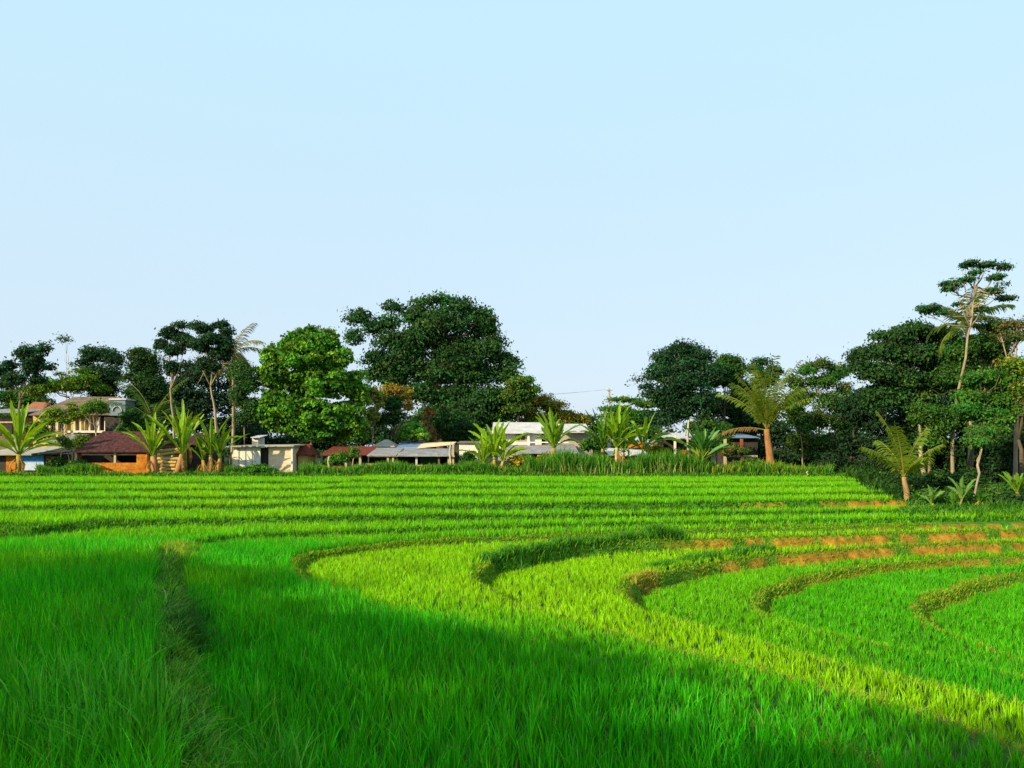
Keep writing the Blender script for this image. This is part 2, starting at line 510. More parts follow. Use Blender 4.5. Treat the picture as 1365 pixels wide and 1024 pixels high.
def rice_colour(x, y, n):  # crop tone by field, with sunlit and shaded zones put into it
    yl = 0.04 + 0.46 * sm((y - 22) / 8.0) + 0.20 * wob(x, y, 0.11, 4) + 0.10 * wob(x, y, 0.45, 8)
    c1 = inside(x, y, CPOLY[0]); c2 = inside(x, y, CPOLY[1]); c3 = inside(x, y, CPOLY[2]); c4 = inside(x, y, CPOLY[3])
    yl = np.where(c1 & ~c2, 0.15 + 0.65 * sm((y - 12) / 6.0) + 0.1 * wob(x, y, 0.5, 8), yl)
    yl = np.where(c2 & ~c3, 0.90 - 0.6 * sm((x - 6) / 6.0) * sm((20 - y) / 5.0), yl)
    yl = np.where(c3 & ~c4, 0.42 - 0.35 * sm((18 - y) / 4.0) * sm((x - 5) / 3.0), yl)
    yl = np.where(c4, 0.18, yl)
    yl = yl + 0.55 * np.exp(-((y - 17.6) / 1.6) ** 2) * (x < -5) * (0.6 + 0.5 * wob(x, y, 0.4, 3))  # sunlit strip across the left field, painted in as yellower rice
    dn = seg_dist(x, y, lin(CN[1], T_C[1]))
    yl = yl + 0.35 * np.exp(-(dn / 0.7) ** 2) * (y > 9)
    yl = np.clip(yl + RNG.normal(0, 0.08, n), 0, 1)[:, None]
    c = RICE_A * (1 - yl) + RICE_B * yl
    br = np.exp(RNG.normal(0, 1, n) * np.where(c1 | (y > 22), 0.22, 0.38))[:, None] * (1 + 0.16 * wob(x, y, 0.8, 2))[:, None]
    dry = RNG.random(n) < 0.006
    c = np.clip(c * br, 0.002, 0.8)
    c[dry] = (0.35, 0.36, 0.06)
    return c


def paddy(B, y0, y1, spacing, per, w, nseg, hmul=1.0):
    xm = 0.637 * 1.12 * y1 + 0.9
    nx, ny = int(2 * xm / spacing), int((y1 - y0) / spacing)
    gx, gy = np.meshgrid(np.linspace(-xm, xm, nx), np.linspace(y0, y1, ny, endpoint=False))
    x = gx.ravel() + RNG.normal(0, spacing * 0.22, gx.size); y = gy.ravel() + RNG.normal(0, spacing * 0.22, gx.size)
    k = in_view(x, y); x, y = x[k], y[k]
    z = look(x, y, HMAIN); b = look(x, y, BMAIN)
    ok = (b < 0.35) & (y < 55.3) & ~in_wood(x, y, 0.4) & (z < -2.0)
    x, y, z = x[ok], y[ok], z[ok]
    left = x < np.interp(y, PATH[:, 1], PATH[:, 0])
    low = z < -3.2
    hh = np.where(low, 0.22, 0.40 - 0.10 * sm((y - 16) / 8.0))
    hh = np.where(left & (y < 20.3), 0.55 + 0.18 * sm((9 - y) / 4.0), hh)
    hh = hh * (1 + 0.12 * wob(x, y, 0.9, 1)) * hmul
    # blades of each hill
    n = len(x) * per
    X = np.repeat(x, per); Y = np.repeat(y, per); Z = np.repeat(z, per); HH = np.repeat(hh, per)
    az = RNG.uniform(0, 2 * math.pi, n)
    rr = RNG.uniform(0, 0.35, n) * spacing
    pos = np.stack([X + np.cos(az) * rr, Y + np.sin(az) * rr, Z - 0.02], -1)
    lean = np.abs(RNG.normal(0.20, 0.20, n)) + 0.03
    hgt = HH * RNG.uniform(0.60, 1.20, n)
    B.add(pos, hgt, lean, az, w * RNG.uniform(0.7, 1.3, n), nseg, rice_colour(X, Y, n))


RB = Blades()
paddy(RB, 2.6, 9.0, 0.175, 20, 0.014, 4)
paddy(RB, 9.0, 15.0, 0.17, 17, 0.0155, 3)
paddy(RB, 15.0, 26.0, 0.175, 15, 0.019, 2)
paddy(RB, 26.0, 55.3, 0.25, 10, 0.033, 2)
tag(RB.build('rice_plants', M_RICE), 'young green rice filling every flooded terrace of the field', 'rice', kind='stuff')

# weeds on the banks and on the narrow path
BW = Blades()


def weeds(B, n, y0, y1, hlo, hhi, cols, w, test, nseg=2, lean=(0.5, 0.3), bank_min=0.35):
    y = y0 + (y1 - y0) * RNG.random(n) ** 0.8; x = RNG.uniform(-1, 1, n) * (0.637 * 1.1 * y + 0.8)
    z = look(x, y, HMAIN); b = look(x, y, BMAIN); o = look(x, y, OMAIN)
    k = (b > bank_min) & test(x, y, z, o)
    x, y, z = x[k], y[k], z[k]; m = len(x)
    cols = np.array(cols); c = cols[RNG.integers(0, len(cols), m)] * RNG.uniform(0.7, 1.25, m)[:, None]
    B.add(np.stack([x, y, z - 0.01], -1), RNG.uniform(hlo, hhi, m) * (1 + 0.4 * wob(x, y, 1.3, 6)),
          np.abs(RNG.normal(lean[0], lean[1], m)), RNG.uniform(0, 6.28, m), w * RNG.uniform(0.6, 1.4, m), nseg, c)


GRN = [(0.07, 0.26, 0.01), (0.12, 0.31, 0.01), (0.19, 0.34, 0.015), (0.27, 0.34, 0.02)]
FARG = [(0.045, 0.20, 0.006), (0.07, 0.25, 0.008), (0.12, 0.30, 0.01), (0.025, 0.13, 0.006)]  # darkened to stand in for shadow lines along the far banks
DRY = [(0.34, 0.34, 0.04), (0.40, 0.31, 0.06), (0.20, 0.32, 0.02)]
weeds(BW, 420000, 13, 32, 0.04, 0.14, GRN, 0.035, lambda x, y, z, o: (RNG.random(len(x)) > o * 0.76) & (z < -3.05))
weeds(BW, 600000, 20, 56, 0.06, 0.20, FARG, 0.06, lambda x, y, z, o: (RNG.random(len(x)) > o * 0.93) & (z >= -3.05), lean=(0.4, 0.2))
weeds(BW, 12000, 16, 30, 0.03, 0.12, DRY, 0.035, lambda x, y, z, o: (x > -6) & (z < -3.05))
weeds(BW, 170000, 2.5, 15, 0.05, 0.24, [(0.05, 0.28, 0.01), (0.09, 0.34, 0.01), (0.14, 0.38, 0.02), (0.24, 0.42, 0.04), (0.03, 0.15, 0.01)], 0.019, lambda x, y, z, o: (wob(x, y, 2.1, 2) < 0.35 + 0.5 * RNG.random(len(x))) & (x < 0.5), 3, (1.0, 0.6), 0.3)
weeds(BW, 90000, 4, 14, 0.05, 0.20, GRN + DRY + [(0.20, 0.13, 0.06), (0.04, 0.20, 0.01)], 0.014, lambda x, y, z, o: (x > 0.5) & (wob(x, y, 1.5, 4) > -0.6), 3, (1.0, 0.5), 0.25)


def tufts(spots, lo, hi, cols, w, lean, n=60, sp=0.07):
    for (px, py, T) in spots:
        qx, qy = unproj(px, py, T); x = qx + RNG.normal(0, sp, n); y = qy + RNG.normal(0, sp, n)
        z = look(x, y, HMAIN); cc = np.array(cols)[RNG.integers(0, len(cols), n)] * RNG.uniform(0.7, 1.3, n)[:, None]
        BW.add(np.stack([x, y, z - 0.02], -1), RNG.uniform(lo, hi, n), np.abs(RNG.normal(lean, 0.3, n)), RNG.uniform(0, 6.28, n), w * RNG.uniform(0.6, 1.3, n), 5, cc)


BIG = [(0.03, 0.28, 0.006), (0.06, 0.34, 0.01), (0.12, 0.40, 0.03), (0.02, 0.18, 0.006)]
tufts([(px, py, -2.5) for px, py in [(15, 1010), (60, 985), (95, 1020), (130, 990), (165, 1015), (45, 950), (110, 950), (160, 960), (20, 915), (75, 920), (190, 1000), (205, 970), (140, 925), (185, 930)]], 0.6, 0.95, BIG + [(0.08, 0.45, 0.02)], 0.024, 0.34, 60)
tufts([(px, py, -2.75) for px, py in [(350, 1010), (375, 990), (395, 1020), (350, 960), (335, 930)]], 0.40, 0.75, BIG, 0.020, 0.5, 50)
tufts([(px, py, -2.6) for px, py in [(232, 985), (262, 1000), (285, 975), (250, 950), (300, 1010), (222, 930), (262, 905), (245, 870), (225, 850), (240, 800), (222, 780), (215, 800), (230, 825), (212, 835), (235, 760), (222, 745), (218, 870), (238, 905), (275, 960), (300, 985), (240, 1010), (210, 960)]], 0.14, 0.38, BIG + [(0.22, 0.36, 0.05)], 0.014, 1.0, 50, 0.10)
weeds(BW, 30000, 3, 13, 0.05, 0.16, DRY + [(0.10, 0.08, 0.04)], 0.012, lambda x, y, z, o: (RNG.random(len(x)) < 0.15) & (wob(x, y, 1.7, 5) > -0.1), 3, (1.4, 0.5), 0.3)


def near_line(n, pts, T, spread, up, rev=False):
    a = lin(pts, T); seg = np.cumsum(np.r_[0, np.hypot(*np.diff(a, axis=0).T)])
    s = RNG.uniform(0, seg[-1], n)
    x = np.interp(s, seg, a[:, 0]) + RNG.normal(0, spread, n); y = np.interp(s, seg, a[:, 1]) + up + RNG.normal(0, spread, n)
    return x, y


def tuft_line(n, pts, T, spread, up, hlo, hhi, cols, w, lean=0.4):
    x, y = near_line(n, pts, T, spread, up); z = look(x, y, HMAIN)
    cols = np.array(cols); c = cols[RNG.integers(0, len(cols), n)] * RNG.uniform(0.65, 1.25, n)[:, None]
    BW.add(np.stack([x, y, z - 0.02], -1), RNG.uniform(hlo, hhi, n) * (1 + 0.45 * wob(x, y, 1.0, 3)), np.abs(RNG.normal(lean, 0.25, n)),
           RNG.uniform(0, 6.28, n), w * RNG.uniform(0.6, 1.4, n), 3, c)


LUSH = [(0.04, 0.20, 0.012), (0.07, 0.26, 0.012), (0.13, 0.33, 0.02), (0.025, 0.13, 0.012)]
tuft_line(8000, [(650, 757), (700, 747), (760, 736), (830, 728), (905, 724)], -3.40, 0.17, 0.30, 0.10, 0.46, LUSH, 0.035)
tuft_line(1200, [(870, 722), (905, 722)], -3.3, 0.15, 0.4, 0.35, 0.65, LUSH, 0.03)
tuft_line(4500, [(870, 770), (930, 758), (1000, 747), (1030, 744)], -3.8, 0.16, 0.35, 0.12, 0.34, LUSH, 0.032)
tuft_line(2500, [(860, 778), (850, 784)], -3.8, 0.2, 0.1, 0.08, 0.25, DRY, 0.03)
tuft_line(3000, [(410, 741), (450, 735), (520, 727), (620, 719)], -3.05, 0.13, 0.25, 0.05, 0.17, GRN, 0.03)
tuft_line(2600, [(1020, 796), (1060, 780), (1140, 762), (1250, 750)], -4.0, 0.14, 0.3, 0.05, 0.17, GRN + [(0.34, 0.38, 0.03)], 0.028)
tuft_line(3200, [(1240, 803), (1262, 798), (1300, 783), (1340, 772)], -4.25, 0.16, 0.35, 0.06, 0.20, GRN + [(0.34, 0.38, 0.03)], 0.025)
tuft_line(2500, [(205, 742), (238, 724)], -2.75, 0.38, 0.0, 0.15, 0.42, [(0.20, 0.36, 0.02), (0.12, 0.32, 0.02), (0.28, 0.36, 0.03)], 0.03)
tuft_line(1800, [(160, 836), (182, 815), (200, 800)], -2.5, 0.22, 0.0, 0.2, 0.5, LUSH + [(0.25, 0.30, 0.12)], 0.02, 1.3)
tuft_line(3500, [(232, 735), (228, 770), (235, 830), (240, 900)], -2.55, 0.14, 0.0, 0.08, 0.26, LUSH + [(0.16, 0.36, 0.03)], 0.02, 0.8)
tuft_line(3200, [(256, 785), (266, 820), (258, 862)], -2.75, 0.16, 0.0, 0.15, 0.42, [(0.012, 0.07, 0.008), (0.02, 0.11, 0.01)], 0.016, 0.9)
tag(BW.build('bank_grass', M_RICE), 'weeds and dry grass growing along the terrace banks and the path', 'grass', kind='stuff')

# tall coarse grass at the feet of the houses
UG = Blades()


def strip(B, n, px0, px1, D0, D1, hlo, hhi, cols, w, lean=0.3):
    D = RNG.uniform(D0, D1, n); px = RNG.uniform(px0, px1, n); x = (px - W0 / 2) * D / F
    z = ground(x, D)[0]
    if px1 > 1150 and D1 > 36.5:      # the wood's floor stays out of the paddies
        k = in_wood(x, D, 0.2) | (D > 57); x, D, z = x[k], D[k], z[k]; n = len(x)
    cols = np.array(cols); c = cols[RNG.integers(0, len(cols), n)] * RNG.uniform(0.6, 1.3, n)[:, None]
    hh = RNG.uniform(hlo, hhi, n) * (1 + 0.45 * wob(x, D, 0.55, 7))
    B.add(np.stack([x, D, z - 0.02], -1), hh, np.abs(RNG.normal(lean, 0.2, n)), RNG.uniform(0, 6.28, n), w * RNG.uniform(0.6, 1.4, n), 3, c)


DK = [(0.02, 0.12, 0.01), (0.04, 0.18, 0.012), (0.08, 0.24, 0.015), (0.13, 0.30, 0.02)]
strip(UG, 9500, -60, 1150, 55.8, 57.5, 0.15, 0.45, DK, 0.07, 0.5)
strip(UG, 4000, 50, 130, 57, 59, 0.4, 0.9, DK, 0.08)
strip(UG, 3500, 300, 350, 57.5, 58.8, 0.3, 0.8, DK, 0.08)
strip(UG, 8000, 400, 640, 57, 59.5, 0.4, 0.9, DK, 0.08)
strip(UG, 4000, 600, 660, 57, 60, 0.4, 0.8, DK, 0.08)
strip(UG, 9000, 660, 1110, 57, 60, 0.4, 0.9, DK + [(0.20, 0.26, 0.02)], 0.08)
strip(UG, 5200, 1200, 1420, 33.6, 36, 0.15, 0.5, DK, 0.05, 0.6)
strip(UG, 9000, 1120, 1500, 38, 60, 0.3, 0.9, [(0.010, 0.045, 0.006), (0.02, 0.07, 0.008), (0.04, 0.12, 0.01)], 0.09, 0.6)  # darkened grass: shade under the wood put into its colour
strip(UG, 9000, -100, 1300, 60, 95, 0.3, 0.8, DK, 0.12, 0.5)
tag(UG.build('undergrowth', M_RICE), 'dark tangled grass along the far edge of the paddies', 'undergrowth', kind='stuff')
RE = Blades()
strip(RE, 5200, 700, 945, 57.0, 58.6, 0.9, 1.75, [(0.04, 0.20, 0.01), (0.07, 0.26, 0.012), (0.12, 0.30, 0.02), (0.02, 0.10, 0.01)], 0.075, 0.12)
strip(RE, 500, 700, 945, 56.9, 57.6, 0.7, 1.3, [(0.35, 0.42, 0.12)], 0.05, 0.05)
strip(RE, 700, 900, 1060, 57.0, 58.6, 0.5, 1.2, [(0.10, 0.28, 0.012), (0.25, 0.28, 0.02)], 0.08, 0.2)
tag(RE.build('tall_reeds', M_RICE), 'band of tall upright reeds below the white two storey house', 'reeds', kind='stuff')

# ------------------------------------------------------------------ trees
def crown_arrays(rng, lobes, n, leaf, col, cvar=0.26, clump=0.55, per=42, flat=0.65, hue=0.12, depth=1.0, aspect=0.55):
    """lobes: (x,y,z,rx,ry,rz). leaves gathered in clumps spread through each lobe's volume"""
    lobes = np.array(lobes, float)
    wgt = (lobes[:, 3] * lobes[:, 5]) ** 1.0; wgt /= wgt.sum()
    nc = max(6, int(n / per))
    li = rng.choice(len(lobes), nc, p=wgt)
    u = rng.normal(size=(nc, 3)); u /= np.linalg.norm(u, axis=1)[:, None]
    rad = rng.uniform(0.15, 1.0, nc) ** 0.5
    rad *= rng.uniform(0.80, 1.10, nc) * np.where(rng.random(nc) < 0.10, 1.12, 1)
    cc = lobes[li, :3] + u * rad[:, None] * lobes[li, 3:6]
    cr = clump * rng.uniform(0.6, 1.7, nc)
    cb = rng.normal(1.0, cvar, nc).clip(0.45, 1.7)
    ch = rng.normal(0, hue, nc)
    wk = cr ** 1.5; k = rng.choice(nc, n, p=wk / wk.sum())
    g = rng.normal(size=(n, 3)); g /= np.linalg.norm(g, axis=1)[:, None]
    g[:, 2] = np.where(g[:, 2] < -0.25, -g[:, 2] * rng.uniform(0.2, 1, n), g[:, 2])   # domed puffs, open below
    g *= (rng.uniform(0.35, 1.1, n) ** 0.6)[:, None]; g[:, 2] *= flat
    g += rng.normal(size=(n, 3)) * (0.12 + 0.18 * (rng.random(n) < 0.15))[:, None]
    c = cc[k] + g * cr[k][:, None]
    nrm = rng.normal(size=(n, 3)); nrm[:, 2] += 0.4; nrm += u[k] * 0.3 + g * 1.6
    nrm /= np.linalg.norm(nrm, axis=1)[:, None]
    d = np.cross(nrm, rng.normal(size=(n, 3))); d /= np.linalg.norm(d, axis=1)[:, None]
    s = np.cross(nrm, d)
    L = leaf * rng.uniform(0.6, 1.35, n)[:, None]
    bow = nrm * L * 0.12
    V = np.stack([c - d * L / 2 - bow, c + s * L * aspect / 2, c + d * L / 2 - bow, c - s * L * aspect / 2], 1).reshape(-1, 3)
    q = np.arange(n * 4).reshape(-1, 4)
    col = np.array(col, float)
    b = (cb[k] * rng.normal(1, 0.12, n).clip(0.6, 1.5))[:, None]
    cols = col * b
    cols[:, 0] *= (1 + 2.6 * ch[k]).clip(0.4, 2.6)
    fresh = rng.random(n) < 0.10
    cols[fresh] *= (2.0, 1.6, 1.0)
    return V, q, np.repeat(np.clip(cols, 0.001, 0.8), 4, 0)


BARK_P = (0.34, 0.27, 0.17); BARK_D = (0.10, 0.075, 0.05)
TREES = []


def tree(label, D, trunk, lobes, n, leaf, col, bark=BARK_D, name='tree', cat='tree', tr=0.16, limbs=5, seed=0, group=None, ydepth=0.8, sub=0, **kw):
    """trunk: [(px,py)...] base first (base dropped to the ground); lobes in photo px [(px,py,rx,ry)]"""
    rng = np.random.default_rng(seed + int(D * 7) + len(TREES) * 13)
    s = D / F
    p0 = P(trunk[0][0], trunk[0][1], D); p0[2] = gz(p0[0], p0[1]) - 0.08
    t = empty(name, tuple(p0), label, cat, group)
    pts = [p0] + [P(a, b, D) for a, b in trunk[1:]]
    pts = [q + np.array([0, 0.15 * math.sin(i * 1.7 + seed), 0]) for i, q in enumerate(pts)]
    L3 = []
    for i, (a, b, rx, ry) in enumerate(lobes):
        c = P(a, b, D); rxm, rzm = rx * s, ry * s
        c[1] += rng.uniform(-0.5, 0.5) * rxm * ydepth
        L3.append((*c, rxm, max(rxm, rzm * 0.7) * ydepth, rzm))
    mb = MB()
    # smooth the trunk
    q = [pts[0]]
    for a, b in zip(pts[:-1], pts[1:]):
        for k in (1, 2, 3):
            q.append(a + (b - a) * k / 3 + rng.normal(size=3) * [0.04, 0.04, 0])
    m = len(q)
    rr = [tr * (1.45 if i == 0 else 1) * (1 - 0.72 * i / (m - 1)) for i in range(m)]
    mb.tube([tuple(v) for v in q], rr, 8)
    order = sorted(L3, key=lambda l: -l[3] * l[5])
    for l in order[:limbs]:
        st = q[int(m * 0.62 + rng.uniform(0, 0.3) * m) if m > 3 else -1] if m * 0.92 < m else q[-1]
        en = np.array(l[:3]) + rng.normal(size=3) * 0.2
        md = st * 0.45 + en * 0.55 + np.array([0, 0, -0.12 * np.linalg.norm(en - st)])
        mb.tube([tuple(st), tuple(md), tuple(en)], [tr * 0.5, tr * 0.3, tr * 0.08], 6)
        for _ in range(3):
            e2 = en + rng.normal(size=3) * np.array(l[3:6]) * 0.55
            mb.tube([tuple(md * 0.4 + en * 0.6), tuple((md + e2) / 2 * 0.5 + e2 * 0.5), tuple(e2)], [tr * 0.22, tr * 0.13, tr * 0.04], 5)
    mb.build('trunk', M_BARK, t, True, col=bark)
    kw['per'] = int(kw.get('per', 42) * 1.5)
    kw['clump'] = kw.get('clump', 0.55) * 1.05
    if sub:
        S3 = []
        for l in L3:
            if l[3] < 0.45: S3.append(l); continue
            for _ in range(5):
                v = rng.normal(size=3); v /= np.linalg.norm(v); q_ = 0.66 * rng.uniform(0.6, 1.08); f_ = rng.uniform(0.38, 0.6)
                S3.append((l[0] + v[0] * l[3] * q_, l[1] + v[1] * l[4] * q_, l[2] + v[2] * l[5] * q_, l[3] * f_, l[4] * f_, l[5] * f_))
            S3.append((*l[:3], l[3] * sub, l[4] * sub, l[5] * sub))
            if sub > 0.7: S3.append(S3[-1])
        L3 = S3
    L3 = [(*l[:3], max(l[3] - kw['clump'] * 0.5, l[3] * 0.5), max(l[4] - kw['clump'] * 0.4, 0.2), max(l[5] - kw['clump'] * 0.35, l[5] * 0.5)) for l in L3]
    V, qd, cc = crown_arrays(rng, L3, int(n * 1.9), leaf * 0.84, col, **kw)
    mesh_obj('crown', V, [qd], M_LEAF, t, cc)
    TREES.append(t)
    return t


def frond(name, root, az, elev, length, droop, col, parent, nl=26, ll=0.55, w=0.05, mat=None, rng=RNG):
    """pinnate palm leaf: rachis plus hanging leaflets"""
    pts = []
    for k in range(13):
        t = k / 12
        ang = elev - droop * t ** 1.2
        if k == 0: p = np.array(root, float)
        else: p = pts[-1] + np.array([math.cos(az) * math.cos(ang), math.sin(az) * math.cos(ang), math.sin(ang)]) * length / 12
        pts.append(p)
    mb = MB(); mb.tube([tuple(p) for p in pts], [0.045 * (1 - 0.85 * k / 12) for k in range(13)], 5)
    Vr = np.concatenate(mb.v); q4 = [list(map(int, f)) for f in mb.f[4]]; q3 = [list(map(int, f)) for f in mb.f[3]]
    Vs, Fs = [Vr], np.array(q4)
    side = np.array([-math.sin(az), math.cos(az), 0.0]); nb = len(Vr); Q = []
    ex = []
    for k in range(nl):
        t = 0.14 + 0.86 * k / nl; f = t * 12; i = min(int(f), 11); p = pts[i] + (pts[i + 1] - pts[i]) * (f - i)
        tang = pts[i + 1] - pts[i]; tang /= np.linalg.norm(tang)
        l = ll * (0.35 + math.sin(math.pi * (0.12 + 0.8 * t))) * rng.uniform(0.8, 1.15)
        for sg in (-1, 1):
            d = side * sg * 0.85 + tang * 0.55 + np.array([0, 0, -0.25 + rng.uniform(-0.25, 0.2)])
            d /= np.linalg.norm(d)
            a = p; m_ = p + d * l * 0.55; e = p + d * l + np.array([0, 0, -0.28 * l])
            wv = tang * w * rng.uniform(0.8, 1.2)
            ex += [a - wv * 0.5, a + wv * 0.5, m_ + wv, m_ - wv, e + wv * 0.2, e - wv * 0.2]
            Q += [[nb, nb + 1, nb + 2, nb + 3], [nb + 3, nb + 2, nb + 4, nb + 5]]; nb += 6
    V = np.vstack([Vr, np.array(ex)])
    cc = np.tile(np.array(col, float) * rng.uniform(0.8, 1.2), (len(V), 1)) * rng.uniform(0.8, 1.2, (len(V), 1))
    cc[:len(Vr)] = (0.32, 0.30, 0.06)
    fs = [np.array(q3), np.vstack([Fs, np.array(Q)])]
    return mesh_obj(name, V, fs, mat or M_BANANA, parent, np.clip(cc, 0, 0.8))


def palm(label, D, base, top, n, length, col, bark=BARK_P, tr=0.16, elev=(0.1, 1.3), droop=1.5, seed=1, dead=0, w=0.05, ll=0.6, spread=None, name='palm_tree', nuts=0):
    rng = np.random.default_rng(seed)
    p0 = P(base[0], base[1], D); p0[2] = gz(p0[0], D) - 0.08
    t = empty(name, tuple(p0), label, 'palm')
    p1 = P(top[0], top[1], D)
    mb = MB(); pts, rr = [], []
    for k in range(15):
        u = k / 14
        q = p0 + (p1 - p0) * u + np.array([0.25 * math.sin(u * 3) * (1 - u), 0, 0]); pts.append(tuple(q))
        rr.append(tr * (1.5 - 0.7 * u if u < 0.15 else 1.25 - 0.5 * u) * (1 + 0.07 * (k % 2)))
    mb.tube(pts, rr, 9); mb.build('trunk', M_BARK, t, True, col=bark)
    az0 = rng.uniform(0, 6.28)
    for k in range(n):
        az = az0 + k * 2.399 + rng.uniform(-0.2, 0.2)
        u = (k + 0.5) / n
        el = elev[0] + (elev[1] - elev[0]) * u
        if spread: az = spread[k % len(spread)] + rng.uniform(-0.15, 0.15)
        frond('frond', p1, az, el, length * rng.uniform(0.85, 1.1) * (0.78 + 0.3 * u), droop * rng.uniform(0.75, 1.15) * (1.15 - 0.45 * u), np.array(col) * rng.uniform(0.75, 1.25), t,
              ll=ll, w=w, rng=rng)
    for k in range(dead):
        frond('frond', p1 - np.array([0, 0, 0.1]), (3.0 + 0.5 * k) if nuts else rng.uniform(0, 6.28), 0.3 if nuts else -0.3, length * 0.85, 1.0, (0.30, 0.17, 0.05), t, ll=ll * 0.7, w=w, rng=rng)['label'] = 'dry brown drooping frond'
    return t


def banana_leaf(root, az, elev, length, droop, width, col, parent, rng):
    ns = 18; pts = [np.array(root, float)]; tg = []
    for k in range(ns):
        t = (k + 1) / ns; ang = elev - droop * t ** 1.5
        d = np.array([math.cos(az) * math.cos(ang), math.sin(az) * math.cos(ang), math.sin(ang)])
        tg.append(d); pts.append(pts[-1] + d * length / ns)
    tg.append(tg[-1])
    side0 = np.array([-math.sin(az), math.cos(az), 0.0]); roll = rng.uniform(-0.9, 0.9)
    V, Q = [], []
    for k in range(ns + 1):
        t = k / ns
        wd = 0.03 if t < 0.22 else width * 0.5 * math.sin(math.pi * min((t - 0.17) / 0.85, 1)) ** 0.65
        up = np.cross(tg[k], side0); up *= (1 if up[2] > 0 else -1)
        side, up = side0 * math.cos(roll) + up * math.sin(roll), up * math.cos(roll) - side0 * math.sin(roll)
        for sg in (-1, 1):
            w_ = wd * rng.uniform(0.5, 1.1)
            V.append(pts[k] + side * sg * w_ + up * w_ * 0.42 - np.array([0, 0, 0.12 * w_]))
        V.append(pts[k])
    for k in range(ns):
        a = 3 * k; b = a + 3
        Q += [[a, a + 2, b + 2, b], [a + 2, a + 1, b + 1, b + 2]]
    # midrib
    mb = MB(); mb.tube([tuple(p - np.array([0, 0, 0.01])) for p in pts], [0.035 * (1 - 0.8 * k / ns) for k in range(ns + 1)], 5)
    nb = len(V); Vr = np.concatenate(mb.v)
    V = np.vstack([np.array(V), Vr])
    cc = np.tile(np.array(col, float), (len(V), 1)) * rng.uniform(0.85, 1.15, (len(V), 1)); cc[nb:] = np.array(col) * 1.1 + (0.05, 0.04, 0.0)
    return mesh_obj('leaf', V, [np.array([[i + nb for i in f] for f in mb.f[3]]), np.vstack([np.array(Q), np.array([[i + nb for i in f] for f in mb.f[4]])])],
                    M_BANANA, parent, np.clip(cc, 0, 0.8))


def banana(label, D, px, py_top, n, length, col, seed, stems=1, stem_h=None, elev=(0.85, 1.52), tr=0.13, stem_col=(0.30, 0.25, 0.06), dead=3, width=0.55, group=None, spread_m=0.5):
    rng = np.random.default_rng(seed)
    x = (px - W0 / 2) * D / F; z0 = gz(x, D) - 0.06
    top = (HOR - py_top) * D / F
    t = empty('banana_plant', (x, D, z0), label, 'banana plant', group)
    for sI in range(stems):
        ox = 0 if stems == 1 else (sI / (stems - 1) - 0.5) * 2 * spread_m + rng.uniform(-0.1, 0.1)
        oy = rng.uniform(-0.3, 0.3) if stems > 1 else 0
        H = (top - z0) * (1.0 if sI == stems // 2 else rng.uniform(0.7, 0.95))
        sh = (stem_h if stem_h else 0.42) * H
        lean = ox * 0.35
        mb = MB(); mb.tube([(x + ox, D + oy, z0), (x + ox + lean * 0.4, D + oy, z0 + sh * 0.5), (x + ox + lean, D + oy, z0 + sh)], [tr * 1.25, tr, tr * 0.7], 9)
        mb.build('stem', M_BARK, t, True, col=stem_col)
        root = (x + ox + lean, D + oy, z0 + sh - 0.05)
        az0 = rng.uniform(0, 6.28); nn = max(7, int(n * 1.5) // stems)
        Lb = (H - sh) * length * 1.1
        for k in range(nn):
            u = (k + 0.5) / nn
            el = elev[0] + (elev[1] - elev[0]) * u + rng.uniform(-0.12, 0.12)
            banana_leaf(root, az0 + k * 2.4 + rng.uniform(-0.5, 0.5), el, Lb * rng.uniform(0.7, 1.15), rng.uniform(0.35, 1.5) * (1.2 - u), width * 0.80 * rng.uniform(0.8, 1.15),
                        np.array(col) * rng.uniform(0.6, 1.2) * (1, 1, 1), t, rng)
        for k in range(dead):
            lf = banana_leaf((root[0], root[1], root[2] - 0.15), rng.uniform(0, 6.28), -0.6, sh * 0.8, 1.2, width * 0.5, (0.34, 0.20, 0.07), t, rng)
            lf['label'] = 'dry brown leaf hanging down the stem'
    return t


# ------------------------------------------------------------------ the trees, one by one
DKG = (0.016, 0.060, 0.022); DG2 = (0.022, 0.080, 0.014); MIDG = (0.045, 0.130, 0.012); BRG = (0.085, 0.200, 0.012); OLV = (0.16, 0.16, 0.02); ORG = (0.24, 0.20, 0.02)
tree('sparse dark tree of separate leaf clumps at the far left edge', 70, [(24, 628), (25, 560), (27, 520)],
     [(8, 497, 14, 14), (30, 470, 14, 10), (48, 482, 12, 12), (62, 468, 9, 9), (24, 510, 16, 10), (46, 505, 13, 10), (66, 490, 6, 7), (5, 515, 10, 8), (36, 490, 16, 16)],
     5200, 0.32, DKG, BARK_P, clump=0.45, flat=0.8, sub=0.5, seed=1)
tree('thin wispy bare-twigged tree left of the first dark tree clump', 84, [(90, 628), (90, 540), (88, 500)],
     [(84, 455, 5, 6), (92, 475, 5, 5), (97, 487, 4, 5), (80, 500, 7, 5), (66, 508, 6, 5), (75, 480, 3, 4)], 260, 0.25, (0.06, 0.12, 0.03), BARK_P, tr=0.08, clump=0.5, seed=2)
tree('dense dark tree rising behind the yellow house', 82, [(136, 628), (136, 560), (138, 510)],
     [(122, 477, 12, 14), (138, 474, 12, 12), (153, 480, 14, 13), (126, 498, 14, 14), (148, 502, 15, 14), (135, 520, 20, 16), (112, 487, 5, 10)], 8200, 0.30, DKG, clump=0.6, seed=3)
tree('low bright green hedge tree along the back of the yellow house', 80, [(92, 628), (92, 560), (92, 530)],
     [(70, 517, 22, 10), (95, 515, 18, 12), (115, 512, 16, 12), (108, 497, 8, 9), (48, 522, 14, 9), (130, 520, 12, 10)], 6500, 0.30, (0.09, 0.19, 0.012), clump=0.5, seed=4)
